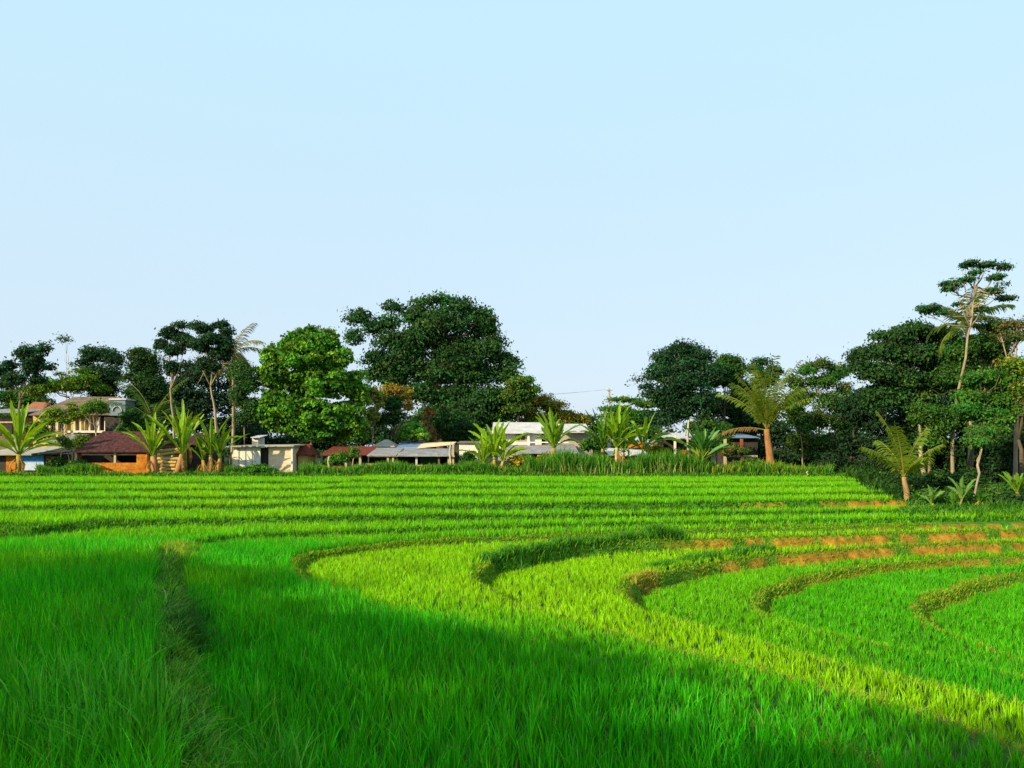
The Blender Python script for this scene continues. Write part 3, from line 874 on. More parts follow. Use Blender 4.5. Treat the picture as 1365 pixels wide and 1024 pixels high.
tree('broad green bush tree filling the gap behind the leftmost roofs', 88, [(20, 628), (20, 560), (22, 540)],
     [(8, 530, 18, 14), (38, 532, 18, 14), (22, 545, 26, 12), (60, 535, 16, 10)], 5000, 0.32, (0.035, 0.11, 0.012), clump=0.6, seed=5)
tree('round-topped dark tree standing over the brown tiled shed', 76, [(192, 628), (192, 570), (191, 530)],
     [(186, 480, 14, 16), (203, 488, 12, 18), (176, 500, 13, 16), (196, 512, 20, 20), (210, 520, 14, 22), (180, 530, 16, 20), (190, 472, 8, 9), (200, 548, 20, 16)], 11000, 0.28, (0.022, 0.07, 0.014), clump=0.55, seed=6)
tree('tall dark tree with a clumped round head on a pale trunk', 69, [(231, 628), (231, 575), (229, 520), (231, 480)],
     [(222, 445, 13, 11), (238, 450, 14, 12), (216, 460, 8, 9), (248, 458, 10, 9), (232, 468, 14, 12), (228, 490, 10, 12), (240, 436, 6, 6)], 6500, 0.27, DKG, BARK_P, tr=0.15, clump=0.4, sub=0.5, seed=7)
tree('tallest dark clumpy tree with a crooked pale trunk', 67, [(288, 628), (289, 570), (288, 548), (280, 515), (284, 480)],
     [(272, 440, 12, 10), (290, 436, 12, 8), (262, 436, 6, 8), (300, 446, 10, 9), (282, 456, 18, 12), (266, 466, 13, 13), (292, 474, 14, 13), (276, 488, 18, 14), (303, 462, 8, 10)],
     9500, 0.26, DKG, BARK_P, tr=0.15, clump=0.4, sub=0.5, seed=8)
tree('wide blackish tree closing the background between the tall pale trunks', 84, [(262, 628), (262, 580), (262, 540)],
     [(190, 560, 34, 22), (160, 570, 24, 16), (330, 580, 26, 16), (215, 545, 26, 22), (250, 500, 22, 22), (278, 505, 24, 24), (240, 530, 24, 26), (270, 540, 30, 28), (300, 530, 22, 30), (255, 565, 30, 20), (300, 570, 26, 20), (222, 560, 16, 16), (310, 500, 16, 16)], 17000, 0.34, (0.012, 0.046, 0.018), clump=0.7, seed=9)
palm('slim coconut palm with yellowing fronds beside the tallest dark tree', 70, (308, 628), (311, 470), 14, 3.1, (0.26, 0.26, 0.03), tr=0.13, elev=(-0.5, 1.3), droop=1.5, seed=10, dead=2, name='coconut_palm', w=0.045)
palm('dark young coconut palm with upright fronds over the brown tiled roof', 73, (203, 628), (203, 560), 12, 4.6, (0.05, 0.13, 0.02), tr=0.14, elev=(0.2, 1.4), droop=1.2, seed=12, name='coconut_palm')
tree('slender tree with a thin straight trunk and a narrow olive crown', 66, [(325, 628), (325, 575), (325, 530)],
     [(322, 500, 14, 14), (332, 515, 14, 14), (318, 530, 12, 14), (334, 545, 13, 16), (320, 490, 9, 10), (340, 500, 8, 14), (326, 560, 16, 10)], 7000, 0.24, (0.035, 0.10, 0.02), BARK_P, tr=0.07, clump=0.45, seed=13)
tree('big sunlit bright green tree with large leaves behind the white hut', 66, [(415, 628), (414, 590), (409, 550), (408, 520)],
     [(412, 448, 26, 12), (392, 460, 24, 16), (432, 458, 26, 16), (372, 478, 26, 18), (412, 478, 40, 22), (452, 480, 22, 20), (365, 505, 22, 20), (398, 510, 34, 24), (436, 512, 34, 26), (470, 515, 18, 24),
      (368, 535, 24, 20), (396, 545, 28, 22), (432, 552, 36, 24), (468, 548, 22, 24), (372, 562, 22, 20), (402, 572, 28, 16), (440, 578, 34, 14), (474, 572, 18, 18), (482, 535, 8, 16), (352, 500, 9, 14), (355, 548, 10, 20)],
     30000, 0.36, (0.070, 0.205, 0.012), BARK_P, tr=0.14, clump=0.42, cvar=0.33, hue=0.10, per=34, limbs=9, seed=14, aspect=0.7, flat=0.55, sub=0)
tree('enormous dark banyan tree towering over the whole village', 86, [(590, 628), (588, 590), (585, 540), (580, 500)],
     [(560, 405, 16, 10), (585, 400, 22, 10), (548, 396, 6, 4), (525, 412, 16, 12), (608, 412, 24, 14), (632, 418, 18, 12), (560, 422, 32, 16), (598, 434, 40, 20), (640, 440, 22, 18),
      (480, 425, 16, 12), (467, 430, 8, 10), (495, 440, 16, 14), (472, 450, 9, 16), (516, 434, 16, 14), (520, 455, 24, 14), (560, 458, 36, 22), (604, 464, 40, 22), (648, 468, 28, 20), (668, 482, 16, 14),
      (505, 480, 24, 14), (540, 488, 32, 20), (584, 496, 40, 24), (630, 500, 40, 22), (672, 500, 20, 18), (560, 522, 34, 20), (600, 534, 40, 24), (645, 535, 40, 22), (680, 530, 22, 18), (530, 512, 22, 14), (618, 560, 44, 20), (660, 558, 30, 16),
      (575, 560, 26, 22), (500, 500, 18, 16), (678, 482, 10, 12), (645, 428, 20, 16), (655, 455, 20, 16), (680, 500, 14, 14), (540, 470, 26, 20), (520, 490, 22, 18), (620, 480, 34, 24), (575, 440, 34, 20)],
     46000, 0.40, (0.024, 0.088, 0.018), BARK_D, name='banyan_tree', tr=0.7, clump=0.85, cvar=0.30, per=44, flat=0.5, limbs=12, seed=15, ydepth=0.7, sub=0)
tree('small dark round tree below the banyan, behind the white wall', 78, [(607, 628), (607, 600), (607, 585)],
     [(605, 565, 26, 18), (622, 572, 22, 16), (590, 575, 18, 14), (612, 585, 26, 10)], 7000, 0.26, (0.018, 0.07, 0.014), clump=0.5, seed=16)
tree('light green tree spilling out at the right foot of the banyan', 84, [(692, 628), (692, 580), (690, 545)],
     [(690, 512, 16, 10), (704, 508, 10, 5), (700, 525, 16, 10), (680, 530, 18, 12), (712, 520, 6, 5), (690, 545, 20, 10)], 5200, 0.34, (0.06, 0.155, 0.018), clump=0.6, seed=17)
tree('orange-brown leafed tree to the right of the banyan', 88, [(715, 628), (715, 580), (715, 560)],
     [(702, 545, 18, 14), (722, 538, 16, 11), (740, 546, 18, 12), (712, 560, 24, 12), (758, 555, 14, 9), (745, 562, 20, 10), (775, 560, 12, 7)], 8500, 0.30, (0.20, 0.20, 0.016), clump=0.55, seed=18)
tree('low dark green tree in the gap behind the white roofs', 100, [(778, 628), (778, 585), (778, 570)],
     [(772, 562, 18, 9), (790, 560, 10, 6), (755, 570, 18, 8), (800, 572, 16, 8)], 3600, 0.36, (0.05, 0.12, 0.02), clump=0.6, seed=19)
tree('copper-leafed small tree between the bright tree and the banyan', 75, [(522, 628), (526, 590), (527, 555)],
     [(522, 522, 15, 8), (538, 524, 14, 9), (545, 540, 8, 10), (512, 530, 10, 8), (530, 535, 14, 8)], 2400, 0.28, ORG, BARK_D, tr=0.12, clump=0.4, hue=0.05, seed=20)
tree('dark narrow shrub tree under the copper-leafed crown', 73, [(526, 628), (526, 590), (525, 560)],
     [(524, 540, 14, 12), (528, 555, 13, 14), (514, 560, 10, 12)], 2800, 0.24, DG2, BARK_D, tr=0.1, clump=0.4, seed=21)
tree('dead vine-covered brown tree in front of the banyan shade', 77, [(572, 628), (572, 590), (574, 555)],
     [(574, 550, 7, 8), (570, 562, 7, 8), (574, 578, 7, 9), (568, 588, 8, 6)], 1200, 0.26, (0.20, 0.12, 0.04), BARK_D, tr=0.14, clump=0.4, seed=22)
tree('yellow-green bamboo-like shrub with upright plumes beside the bright tree', 72, [(497, 628), (497, 590), (497, 570)],
     [(490, 530, 5, 17), (499, 528, 5, 16), (506, 538, 4, 14), (496, 555, 10, 10)], 2000, 0.30, (0.20, 0.27, 0.05), BARK_P, tr=0.08, clump=0.35, flat=1.2, seed=23)
tree('small bright green bush with big leaves behind the grey shed roof', 69, [(552, 628), (552, 605), (552, 590)],
     [(550, 575, 13, 7), (543, 582, 10, 6), (560, 583, 11, 5), (553, 569, 7, 4)], 1300, 0.36, (0.09, 0.25, 0.02), clump=0.4, seed=24, aspect=0.8)
tree('shade tree closing the view behind the red and grey sheds', 90, [(500, 628), (500, 590), (500, 575)],
     [(480, 580, 26, 18), (515, 585, 26, 16), (545, 575, 24, 20), (575, 590, 24, 14), (500, 565, 20, 16)], 7000, 0.34, (0.018, 0.06, 0.016), clump=0.6, seed=25)
tree('flat-layered umbrella tree behind the banana clump, beside the pole', 80, [(838, 628), (838, 590), (840, 560)],
     [(835, 533, 26, 5), (860, 540, 24, 6), (822, 545, 26, 6), (850, 552, 30, 7), (830, 560, 32, 7), (862, 565, 20, 8), (812, 556, 16, 6), (845, 572, 34, 8)], 10000, 0.28, (0.055, 0.155, 0.014), clump=0.5, flat=0.3, seed=26)
tree('large dark tree with a pale trunk, left of two crowns over the reeds', 70, [(917, 628), (917, 590), (918, 550), (915, 520)],
     [(925, 466, 14, 9), (905, 468, 20, 12), (885, 480, 20, 12), (935, 478, 18, 13), (910, 488, 34, 16), (880, 500, 20, 16), (940, 500, 20, 16), (905, 512, 36, 18), (888, 530, 24, 18), (925, 534, 28, 18), (860, 517, 10, 7), (852, 508, 6, 4), (868, 530, 12, 8), (905, 550, 30, 16), (880, 562, 22, 14)],
     19000, 0.28, (0.017, 0.065, 0.024), BARK_P, tr=0.16, clump=0.6, cvar=0.28, limbs=9, seed=27)
tree('smaller round green tree leaning against the large dark tree', 74, [(965, 628), (965, 570), (966, 530)],
     [(972, 484, 18, 11), (985, 494, 12, 12), (960, 494, 16, 12), (972, 508, 20, 12), (950, 512, 10, 10)], 6500, 0.28, (0.035, 0.115, 0.016), clump=0.5, seed=28)
tree('dark green tree filling in behind the coconut palm', 78, [(975, 628), (975, 580), (978, 560)],
     [(955, 545, 20, 18), (980, 545, 22, 24), (1000, 530, 18, 26), (965, 572, 26, 16), (1000, 570, 26, 20), (940, 565, 18, 14), (1015, 550, 16, 22), (985, 520, 14, 12)], 12000, 0.30, (0.022, 0.075, 0.016), clump=0.6, seed=29)
tree('small dark treetop peeping out over the coconut palm', 82, [(1015, 628), (1015, 560), (1015, 520)],
     [(1015, 484, 10, 6), (1008, 494, 12, 8), (1030, 492, 8, 7), (1020, 508, 16, 12), (1038, 498, 7, 6)], 2800, 0.30, (0.025, 0.08, 0.02), clump=0.5, seed=30)
palm('stout young coconut palm with a rust-coloured trunk and tall upright fronds', 60, (1025, 632), (1022, 572), 19, 5.4, (0.12, 0.19, 0.015), bark=(0.32, 0.15, 0.06), tr=0.26, elev=(0.95, 1.54), droop=0.78, seed=31, dead=1, name='coconut_palm', ll=0.62, w=0.05, nuts=1)
tree('loose light-leaved tree with several thin stems right of the coconut palm', 66, [(1093, 634), (1093, 600), (1092, 560), (1095, 520)],
     [(1095, 600, 30, 16), (1055, 540, 16, 16), (1130, 545, 14, 18), (1095, 488, 16, 9), (1075, 495, 16, 10), (1115, 498, 18, 12), (1060, 512, 14, 12), (1095, 512, 26, 12), (1128, 520, 12, 12), (1070, 532, 20, 14), (1108, 538, 24, 16), (1085, 560, 28, 14), (1120, 562, 18, 16), (1060, 560, 14, 14), (1065, 590, 20, 14), (1110, 590, 24, 14), (1102, 483, 8, 6)],
     17000, 0.24, (0.050, 0.125, 0.016), BARK_P, tr=0.10, clump=0.5, cvar=0.32, hue=0.2, limbs=9, seed=32)
tree('thin pale-stemmed tree at the left side of the loose tree', 64, [(1071, 634), (1070, 600), (1066, 570)],
     [(1066, 560, 12, 10), (1072, 572, 12, 9), (1060, 548, 8, 8)], 1500, 0.24, (0.04, 0.12, 0.02), BARK_P, tr=0.07, clump=0.4, seed=33)
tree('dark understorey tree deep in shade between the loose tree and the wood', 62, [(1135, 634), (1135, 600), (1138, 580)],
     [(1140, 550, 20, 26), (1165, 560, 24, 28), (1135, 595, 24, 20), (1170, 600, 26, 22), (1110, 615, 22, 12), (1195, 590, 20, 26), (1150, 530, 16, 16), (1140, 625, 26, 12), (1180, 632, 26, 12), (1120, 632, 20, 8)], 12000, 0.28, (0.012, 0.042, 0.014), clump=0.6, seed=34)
tree('dark evergreen backing the far edge behind the palm and loose tree', 74, [(1050, 634), (1050, 600), (1050, 580)],
     [(1040, 580, 26, 22), (1070, 590, 26, 20), (1105, 600, 26, 20), (1000, 600, 24, 14), (1130, 570, 20, 26), (1040, 610, 30, 10), (1090, 618, 40, 8)], 10000, 0.32, (0.013, 0.048, 0.016), clump=0.6, seed=35)
tree('wide dark tree forming the left shoulder of the wood', 50, [(1232, 648), (1228, 600), (1225, 545), (1215, 520)],
     [(1215, 442, 24, 12), (1195, 452, 22, 14), (1240, 450, 22, 14), (1172, 450, 12, 7), (1175, 470, 24, 14), (1150, 478, 18, 12), (1140, 492, 12, 10), (1210, 476, 34, 18), (1250, 478, 26, 20), (1165, 498, 26, 16), (1205, 508, 34, 20), (1245, 510, 26, 22), (1180, 530, 30, 20), (1225, 540, 30, 20), (1262, 450, 12, 14)],
     24000, 0.24, (0.024, 0.082, 0.018), BARK_P, tr=0.16, clump=0.5, cvar=0.3, limbs=9, seed=36)
tree('very tall slender tree with thin flat layers of leaves at the top of the wood', 45, [(1267, 668), (1270, 600), (1278, 530), (1289, 450), (1296, 410), (1302, 372)],
     [(1290, 352, 15, 4), (1315, 352, 15, 4), (1338, 355, 13, 5), (1272, 378, 14, 6), (1262, 386, 8, 6), (1290, 374, 12, 4), (1325, 371, 13, 4), (1342, 398, 15, 4), (1322, 390, 12, 4), (1240, 411, 15, 7), (1228, 412, 6, 4), (1310, 412, 9, 5), (1300, 365, 10, 4), (1335, 380, 7, 4), (1255, 418, 6, 5), (1280, 405, 7, 4)],
     4200, 0.17, (0.028, 0.10, 0.026), (0.28, 0.22, 0.14), name='slender_tree', sub=0.5, tr=0.11, clump=0.26, flat=0.35, per=26, limbs=16, seed=37)
palm('tall coconut palm with spiky upright fronds inside the wood', 48, (1292, 660), (1289, 435), 13, 3.0, (0.10, 0.17, 0.02), tr=0.13, elev=(-0.1, 1.45), droop=1.4, seed=38, name='coconut_palm')
tree('green tree in the middle of the wood under the tall layered tree', 47, [(1297, 655), (1294, 600), (1300, 560)],
     [(1280, 470, 20, 16), (1305, 462, 20, 14), (1328, 470, 18, 14), (1275, 500, 20, 16), (1330, 440, 14, 10), (1345, 452, 12, 10)], 10000, 0.22, (0.035, 0.105, 0.014), clump=0.45, seed=39)
tree('fresh green tree with layered boughs at the right of the wood', 42, [(1304, 665), (1303, 620), (1312, 580)],
     [(1305, 505, 22, 10), (1330, 512, 20, 10), (1300, 528, 24, 10), (1332, 536, 20, 10), (1312, 552, 28, 10), (1290, 545, 16, 8), (1335, 560, 20, 10), (1318, 574, 24, 8), (1345, 525, 14, 14)], 14000, 0.19, (0.045, 0.165, 0.018), BARK_P, tr=0.10, clump=0.4, flat=0.35, cvar=0.28, seed=40)
tree('pinkish bare-topped tree with rusty leaves at the right edge of the picture', 45, [(1352, 665), (1352, 560), (1350, 470)],
     [(1348, 432, 12, 10), (1362, 436, 10, 12), (1352, 452, 14, 10), (1340, 445, 7, 9)], 900, 0.18, (0.07, 0.11, 0.03), (0.30, 0.22, 0.16), tr=0.14, clump=0.45, hue=0.25, limbs=9, seed=41)
tree('golden orange-leafed tree at the right edge below the rusty crown', 41, [(1360, 668), (1360, 600), (1360, 560)],
     [(1350, 486, 12, 8), (1362, 494, 12, 9), (1362, 522, 8, 12), (1368, 545, 8, 14), (1352, 505, 9, 7)], 2600, 0.19, (0.10, 0.17, 0.015), clump=0.4, hue=0.2, seed=42)
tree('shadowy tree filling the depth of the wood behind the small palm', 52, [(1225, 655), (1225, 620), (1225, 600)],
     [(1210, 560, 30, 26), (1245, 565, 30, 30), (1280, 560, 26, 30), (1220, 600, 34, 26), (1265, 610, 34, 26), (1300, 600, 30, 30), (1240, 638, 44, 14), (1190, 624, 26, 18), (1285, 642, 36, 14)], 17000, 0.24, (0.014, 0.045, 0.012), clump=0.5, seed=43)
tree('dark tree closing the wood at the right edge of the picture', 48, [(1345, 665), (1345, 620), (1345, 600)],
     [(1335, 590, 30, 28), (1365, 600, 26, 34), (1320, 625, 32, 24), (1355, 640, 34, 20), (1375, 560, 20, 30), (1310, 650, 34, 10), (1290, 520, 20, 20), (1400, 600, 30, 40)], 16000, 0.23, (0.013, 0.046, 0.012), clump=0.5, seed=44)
tree('leaning thin tree with a forked pale trunk beside the small palm', 45, [(1241, 660), (1240, 620), (1237, 580), (1226, 542)],
     [(1232, 556, 20, 14), (1248, 572, 18, 12), (1226, 545, 14, 10), (1256, 555, 16, 12), (1238, 590, 16, 8)], 5200, 0.19, (0.05, 0.14, 0.016), (0.30, 0.20, 0.12), tr=0.10, clump=0.35, seed=45)
tree('whitish crooked sapling in front of the dark wood', 38, [(1301, 672), (1302, 630), (1304, 605), (1311, 578)],
     [(1312, 578, 16, 10), (1300, 590, 14, 9), (1322, 585, 12, 8)], 2600, 0.17, (0.05, 0.15, 0.02), (0.34, 0.28, 0.22), tr=0.06, clump=0.3, seed=46)
palm('small coconut palm with a stubby pale trunk in front of the wood', 38.5, (1205, 672), (1205, 636), 8, 3.0, (0.13, 0.21, 0.012), bark=(0.34, 0.21, 0.10), tr=0.13, elev=(0.75, 1.52), droop=0.8, seed=47, name='coconut_palm', ll=0.45, w=0.045)
for k, (px, py, r1, lab) in enumerate([(1235, 665, 9, 'dark glossy shrub under the leaning thin tree'), (1275, 662, 14, 'mixed leafy shrub in the middle of the banana plants'), (1330, 655, 20, 'dark shrub mass beside the right-hand banana plants'), (1262, 680, 14, 'low green shrub at the front foot of the wood')]):
    D = 36.6 + (k % 3) * 0.8
    tree(lab, D, [(px, 690), (px, py + 4)], [(px, py, r1, 10), (px + 8, py + 8, r1 * 0.8, 8), (px - 8, py + 8, r1 * 0.8, 8)], 2600, 0.17, (0.04, 0.13, 0.018), name='shrub', cat='shrub', tr=0.05, clump=0.28, seed=50 + k)
for k, (px, py, rx, ry, D, c, lab) in enumerate([
        (100, 622, 12, 8, 59, (0.035, 0.12, 0.014), 'dark leafy bush left of the orange brick wall'),
        (78, 618, 10, 8, 60, (0.03, 0.09, 0.014), 'dim bush beside the blue-sided shack'),
        (110, 590, 12, 12, 64, (0.07, 0.16, 0.015), 'light green bush between the yellow house and the brown tiled shed'),
        (345, 626, 20, 5, 58, (0.05, 0.19, 0.012), 'low rounded bush at the front of the white hut'),
        (450, 612, 14, 9, 59.5, (0.055, 0.17, 0.014), 'green bush in front of the red-roofed long shed'),
        (625, 612, 9, 8, 61, (0.02, 0.08, 0.012), 'dark bush at the foot of the white wall'),
        (695, 615, 14, 8, 59.2, (0.24, 0.24, 0.02), 'yellowing bush right of the first banana clump by the white house'),
        (728, 612, 14, 7, 59.4, (0.15, 0.20, 0.02), 'yellow-green bush under the middle banana plant'),
        (878, 604, 12, 10, 61, (0.24, 0.25, 0.02), 'golden bush left of the dark open-fronted hut'),
        (962, 628, 16, 7, 58.6, (0.15, 0.22, 0.018), 'yellow-flecked shrub right of the lone banana plant'),
        (1000, 622, 22, 9, 58.8, (0.06, 0.18, 0.015), 'wide green shrub left of the rusty palm trunk'),
        (1035, 628, 8, 9, 58.6, (0.05, 0.18, 0.015), 'clipped-looking green shrub at the rusty palm trunk'),
        (978, 600, 20, 7, 64, (0.09, 0.13, 0.02), 'olive bush in front of the shadowed house'),
        (790, 592, 16, 10, 63, (0.04, 0.13, 0.014), 'green bush at the right end of the white house')]):
    tree(lab, D, [(px, 632), (px, py + 2)], [(px, py, rx, ry), (px - rx * 0.5, py + 4, rx * 0.6, ry * 0.8), (px + rx * 0.5, py + 3, rx * 0.6, ry * 0.8)], 1700, 0.21, c, name='shrub', cat='shrub', tr=0.05, limbs=3, clump=0.3, hue=0.2, seed=70 + k)
for k, (px0, top, pxt, D, lab) in enumerate([(80, 585, 86, 60, 'thin young tree with a pale stem between the shack and the tiled shed'), (92, 592, 89, 60.4, 'second thin pale sapling just left of the brown tiled roof'),
                                            (470, 600, 472, 59, 'thin sapling in front of the grey roof left end')]):
    tree(lab, D, [(px0, 632), (px0 + 1, 612), (pxt, top + 8)], [(pxt, top + 2, 6, 5), (pxt + 4, top + 8, 5, 4)], 260, 0.2, (0.08, 0.17, 0.02), (0.38, 0.32, 0.18), name='sapling', cat='sapling', tr=0.06, limbs=2, clump=0.3, seed=90 + k)
tree('loose yellow-green tree leaning over the front of the yellow house roof', 69.5, [(84, 628), (86, 590), (80, 565)],
     [(70, 550, 14, 8), (84, 560, 16, 8), (92, 545, 10, 8), (66, 562, 10, 7), (100, 556, 10, 6)], 1500, 0.26, (0.13, 0.22, 0.012), BARK_P, tr=0.09, clump=0.4, seed=60)
tree('small light green tree before the right end of the yellow house', 68, [(129, 628), (129, 585), (128, 560)],
     [(126, 545, 12, 6), (134, 548, 9, 6), (116, 550, 8, 5), (130, 540, 8, 4)], 1100, 0.26, (0.08, 0.19, 0.02), (0.42, 0.33, 0.24), tr=0.11, clump=0.4, seed=61)
tree('long low dark thicket tree that fills the gap behind the white hut', 86, [(345, 628), (345, 600), (345, 585)],
     [(335, 585, 26, 18), (370, 590, 26, 14), (400, 590, 30, 14), (440, 592, 30, 12), (350, 565, 16, 14)], 7000, 0.34, (0.016, 0.055, 0.016), clump=0.6, seed=62)
tree('dark green thicket tree behind the roofs left of the yellow house', 84, [(10, 628), (10, 590), (10, 575)],
     [(-10, 560, 26, 16), (20, 565, 30, 14), (50, 570, 22, 10), (5, 580, 30, 12)], 4500, 0.34, (0.03, 0.10, 0.014), clump=0.6, seed=63)
tree('bushy green tree filling in between the yellow house and the tall pale trunks', 70.5, [(180, 628), (180, 590), (180, 575)],
     [(176, 560, 14, 14), (190, 572, 16, 12), (168, 574, 10, 10), (208, 570, 12, 12)], 4200, 0.26, (0.03, 0.10, 0.014), clump=0.45, seed=64)
tree('low green tree behind the lone banana plant and the dark open hut', 66, [(945, 628), (945, 590), (945, 575)],
     [(940, 575, 14, 14), (955, 590, 16, 12), (925, 572, 12, 10), (870, 580, 14, 10), (965, 575, 12, 12)], 4200, 0.26, (0.03, 0.10, 0.014), clump=0.45, seed=65)
tree('dark tree plugging the gaps behind the tall layered tree', 56, [(1290, 655), (1290, 600), (1290, 560)],
     [(1275, 480, 26, 22), (1310, 490, 26, 24), (1340, 500, 24, 26), (1250, 520, 26, 24), (1300, 530, 34, 26), (1345, 545, 24, 26), (1325, 460, 18, 16)], 12000, 0.26, (0.018, 0.06, 0.012), clump=0.55, seed=66)
tree('bushy light tree hiding the left wall of the yellow house', 71, [(52, 628), (52, 590), (52, 580)],
     [(50, 572, 11, 9), (60, 580, 12, 9), (44, 584, 10, 8), (62, 566, 7, 5)], 2200, 0.25, (0.09, 0.18, 0.014), BARK_P, tr=0.08, clump=0.4, seed=67)
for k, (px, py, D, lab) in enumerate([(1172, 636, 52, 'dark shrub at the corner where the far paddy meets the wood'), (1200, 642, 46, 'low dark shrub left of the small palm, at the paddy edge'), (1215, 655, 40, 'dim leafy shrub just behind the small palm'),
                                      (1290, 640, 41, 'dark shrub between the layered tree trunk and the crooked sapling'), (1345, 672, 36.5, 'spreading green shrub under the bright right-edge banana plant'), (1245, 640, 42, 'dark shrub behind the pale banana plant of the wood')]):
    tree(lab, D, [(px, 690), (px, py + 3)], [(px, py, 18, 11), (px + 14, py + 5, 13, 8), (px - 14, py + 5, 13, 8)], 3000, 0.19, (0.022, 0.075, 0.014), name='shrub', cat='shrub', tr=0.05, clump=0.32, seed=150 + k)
# far-off wood closing the horizon behind everything
rng = np.random.default_rng(5)
fl = [((px - W0 / 2) * 150 / F, 150 + rng.uniform(-12, 25), -1 + rng.uniform(-0.5, 1.4), rng.uniform(4, 7), 4, rng.uniform(2.6, 5.2)) for px in range(-260, 1640, 26)]
V, q, c = crown_arrays(rng, fl, 46000, 0.75, (0.030, 0.085, 0.022), clump=1.5, per=40)
tag(mesh_obj('distant_wood', V, [q], M_LEAF, None, c), 'far-off wood that closes the horizon behind the village', 'wood', kind='stuff')

# bananas
BG = (0.22, 0.40, 0.012); BG2 = (0.08, 0.23, 0.02)
banana('wide banana plant with broad leaves in front of the blue-sided shack', 58.6, 25, 556, 14, 1.25, BG, 101, elev=(0.5, 1.5), stem_h=0.36, tr=0.2, stem_col=(0.42, 0.28, 0.06), width=0.62)
banana('twin-stemmed banana clump at the right end of the brown tiled shed', 58.6, 222, 556, 20, 1.15, BG, 102, stems=2, stem_h=0.36, tr=0.24, stem_col=(0.38, 0.20, 0.08), dead=5, spread_m=0.7)
banana('banana clump with tall yellow leaf stalks left of the white hut', 58.2, 285, 562, 18, 1.1, (0.16, 0.32, 0.015), 103, stems=3, stem_h=0.38, tr=0.15, stem_col=(0.40, 0.27, 0.06), dead=4, spread_m=0.5)
banana('smaller banana plant half hidden behind the twin-stemmed clump', 63, 247, 545, 10, 1.1, BG, 104, stem_h=0.55, width=0.45)
banana('bushy banana clump in front of the left end of the white house', 58.8, 658, 566, 22, 1.15, BG, 105, stems=3, stem_h=0.34, tr=0.14, stem_col=(0.45, 0.36, 0.08), dead=3, spread_m=0.6)
banana('upright banana plant with a ragged brown stem in the middle of the white house', 58.8, 738, 548, 13, 1.0, (0.15, 0.30, 0.02), 106, stem_h=0.42, tr=0.22, stem_col=(0.40, 0.22, 0.08), dead=6)
banana('left banana plant of the pair before the umbrella tree', 60, 803, 551, 13, 1.05, BG2, 107, stem_h=0.42, width=0.5)
banana('tallest pale banana plant in the clump before the umbrella tree', 59, 822, 546, 14, 1.05, BG, 108, stem_h=0.42, tr=0.14, stem_col=(0.44, 0.34, 0.14))
banana('spreading banana plant at the right of the clump before the umbrella tree', 59.5, 843, 548, 15, 1.15, (0.15, 0.31, 0.015), 109, stems=2, stem_h=0.40, stem_col=(0.40, 0.28, 0.12), elev=(0.3, 1.4))
banana('lone banana plant with upright blue-green leaves right of the dark hut', 58.8, 938, 566, 14, 1.0, (0.07, 0.24, 0.04), 110, stem_h=0.34, tr=0.12, elev=(0.6, 1.5))
banana('small yellow-leafed banana shoot in front of the reeds', 57.8, 933, 592, 8, 1.0, (0.28, 0.34, 0.02), 111, stem_h=0.35, width=0.35, dead=1)
banana('tiny banana plant with a brown hanging leaf left of the wood', 36.5, 1222, 652, 8, 0.8, (0.07, 0.26, 0.02), 112, stem_h=0.5, tr=0.07, width=0.3, dead=2)
banana('pale banana plant with white-edged leaves at the front of the wood', 36.0, 1262, 632, 12, 0.9, (0.14, 0.30, 0.06), 113, stems=2, stem_h=0.34, tr=0.08, width=0.34, dead=2)
banana('banana plant with orange dead leaves beside the crooked sapling', 36.2, 1285, 648, 11, 0.9, (0.08, 0.25, 0.02), 114, stems=2, stem_h=0.35, tr=0.09, width=0.34, dead=4)
banana('bright banana plant at the right edge of the picture', 36.5, 1356, 625, 9, 0.9, (0.15, 0.33, 0.02), 115, stem_h=0.42, tr=0.10, width=0.32, dead=2)
banana('dark little banana plant right of the crooked sapling', 36.4, 1309, 655, 8, 0.9, BG2, 116, stem_h=0.4, tr=0.07, width=0.3, dead=1)

# line of shade trees behind the photographer; their shadow lies over the near field
for k, (pp, hh) in enumerate([(-7, 12.3), (-2.5, 12.8), (3, 12.9), (8.0, 12.6), (13.2, 12.4), (17.8, 12.6)]):
    al = -18.2 if k < 4 else -19.0
    cx, cy = al * 0.77 - pp * 0.64, al * 0.64 + pp * 0.77
    rng = np.random.default_rng(300 + k)
    z0 = gz(cx, cy); t = empty('shade_tree', (cx, cy, z0), ['shade tree farthest to the right in the row behind the photographer', 'shade tree second from the right in the row behind the photographer', 'shade tree third from the right in the row behind the photographer',
        'shade tree third from the left in the row behind the photographer', 'shade tree second from the left in the row behind the photographer', 'shade tree farthest to the left in the row behind the photographer'][k], 'tree', 'shade trees in a line behind the photographer')
    mb = MB(); mb.tube([(cx, cy, z0 - 0.1), (cx + 0.1, cy, z0 + 3), (cx, cy + 0.1, z0 + 7)], [0.4, 0.28, 0.15], 9); mb.build('trunk', M_BARK, t, True, col=BARK_D)
    top = -3.0 + hh
    V, q, c = crown_arrays(rng, [(cx, cy, top - 4.2, 3.7, 3.7, 4.2), (cx + 1, cy - 1, top - 6.5, 4, 4, 3.2), (cx - 1, cy + 1, top - 8.0, 3.6, 3.6, 2.4)], 11500, 0.55, DG2, clump=0.85)
    mesh_obj('crown', V, [q], M_LEAF, t, c)
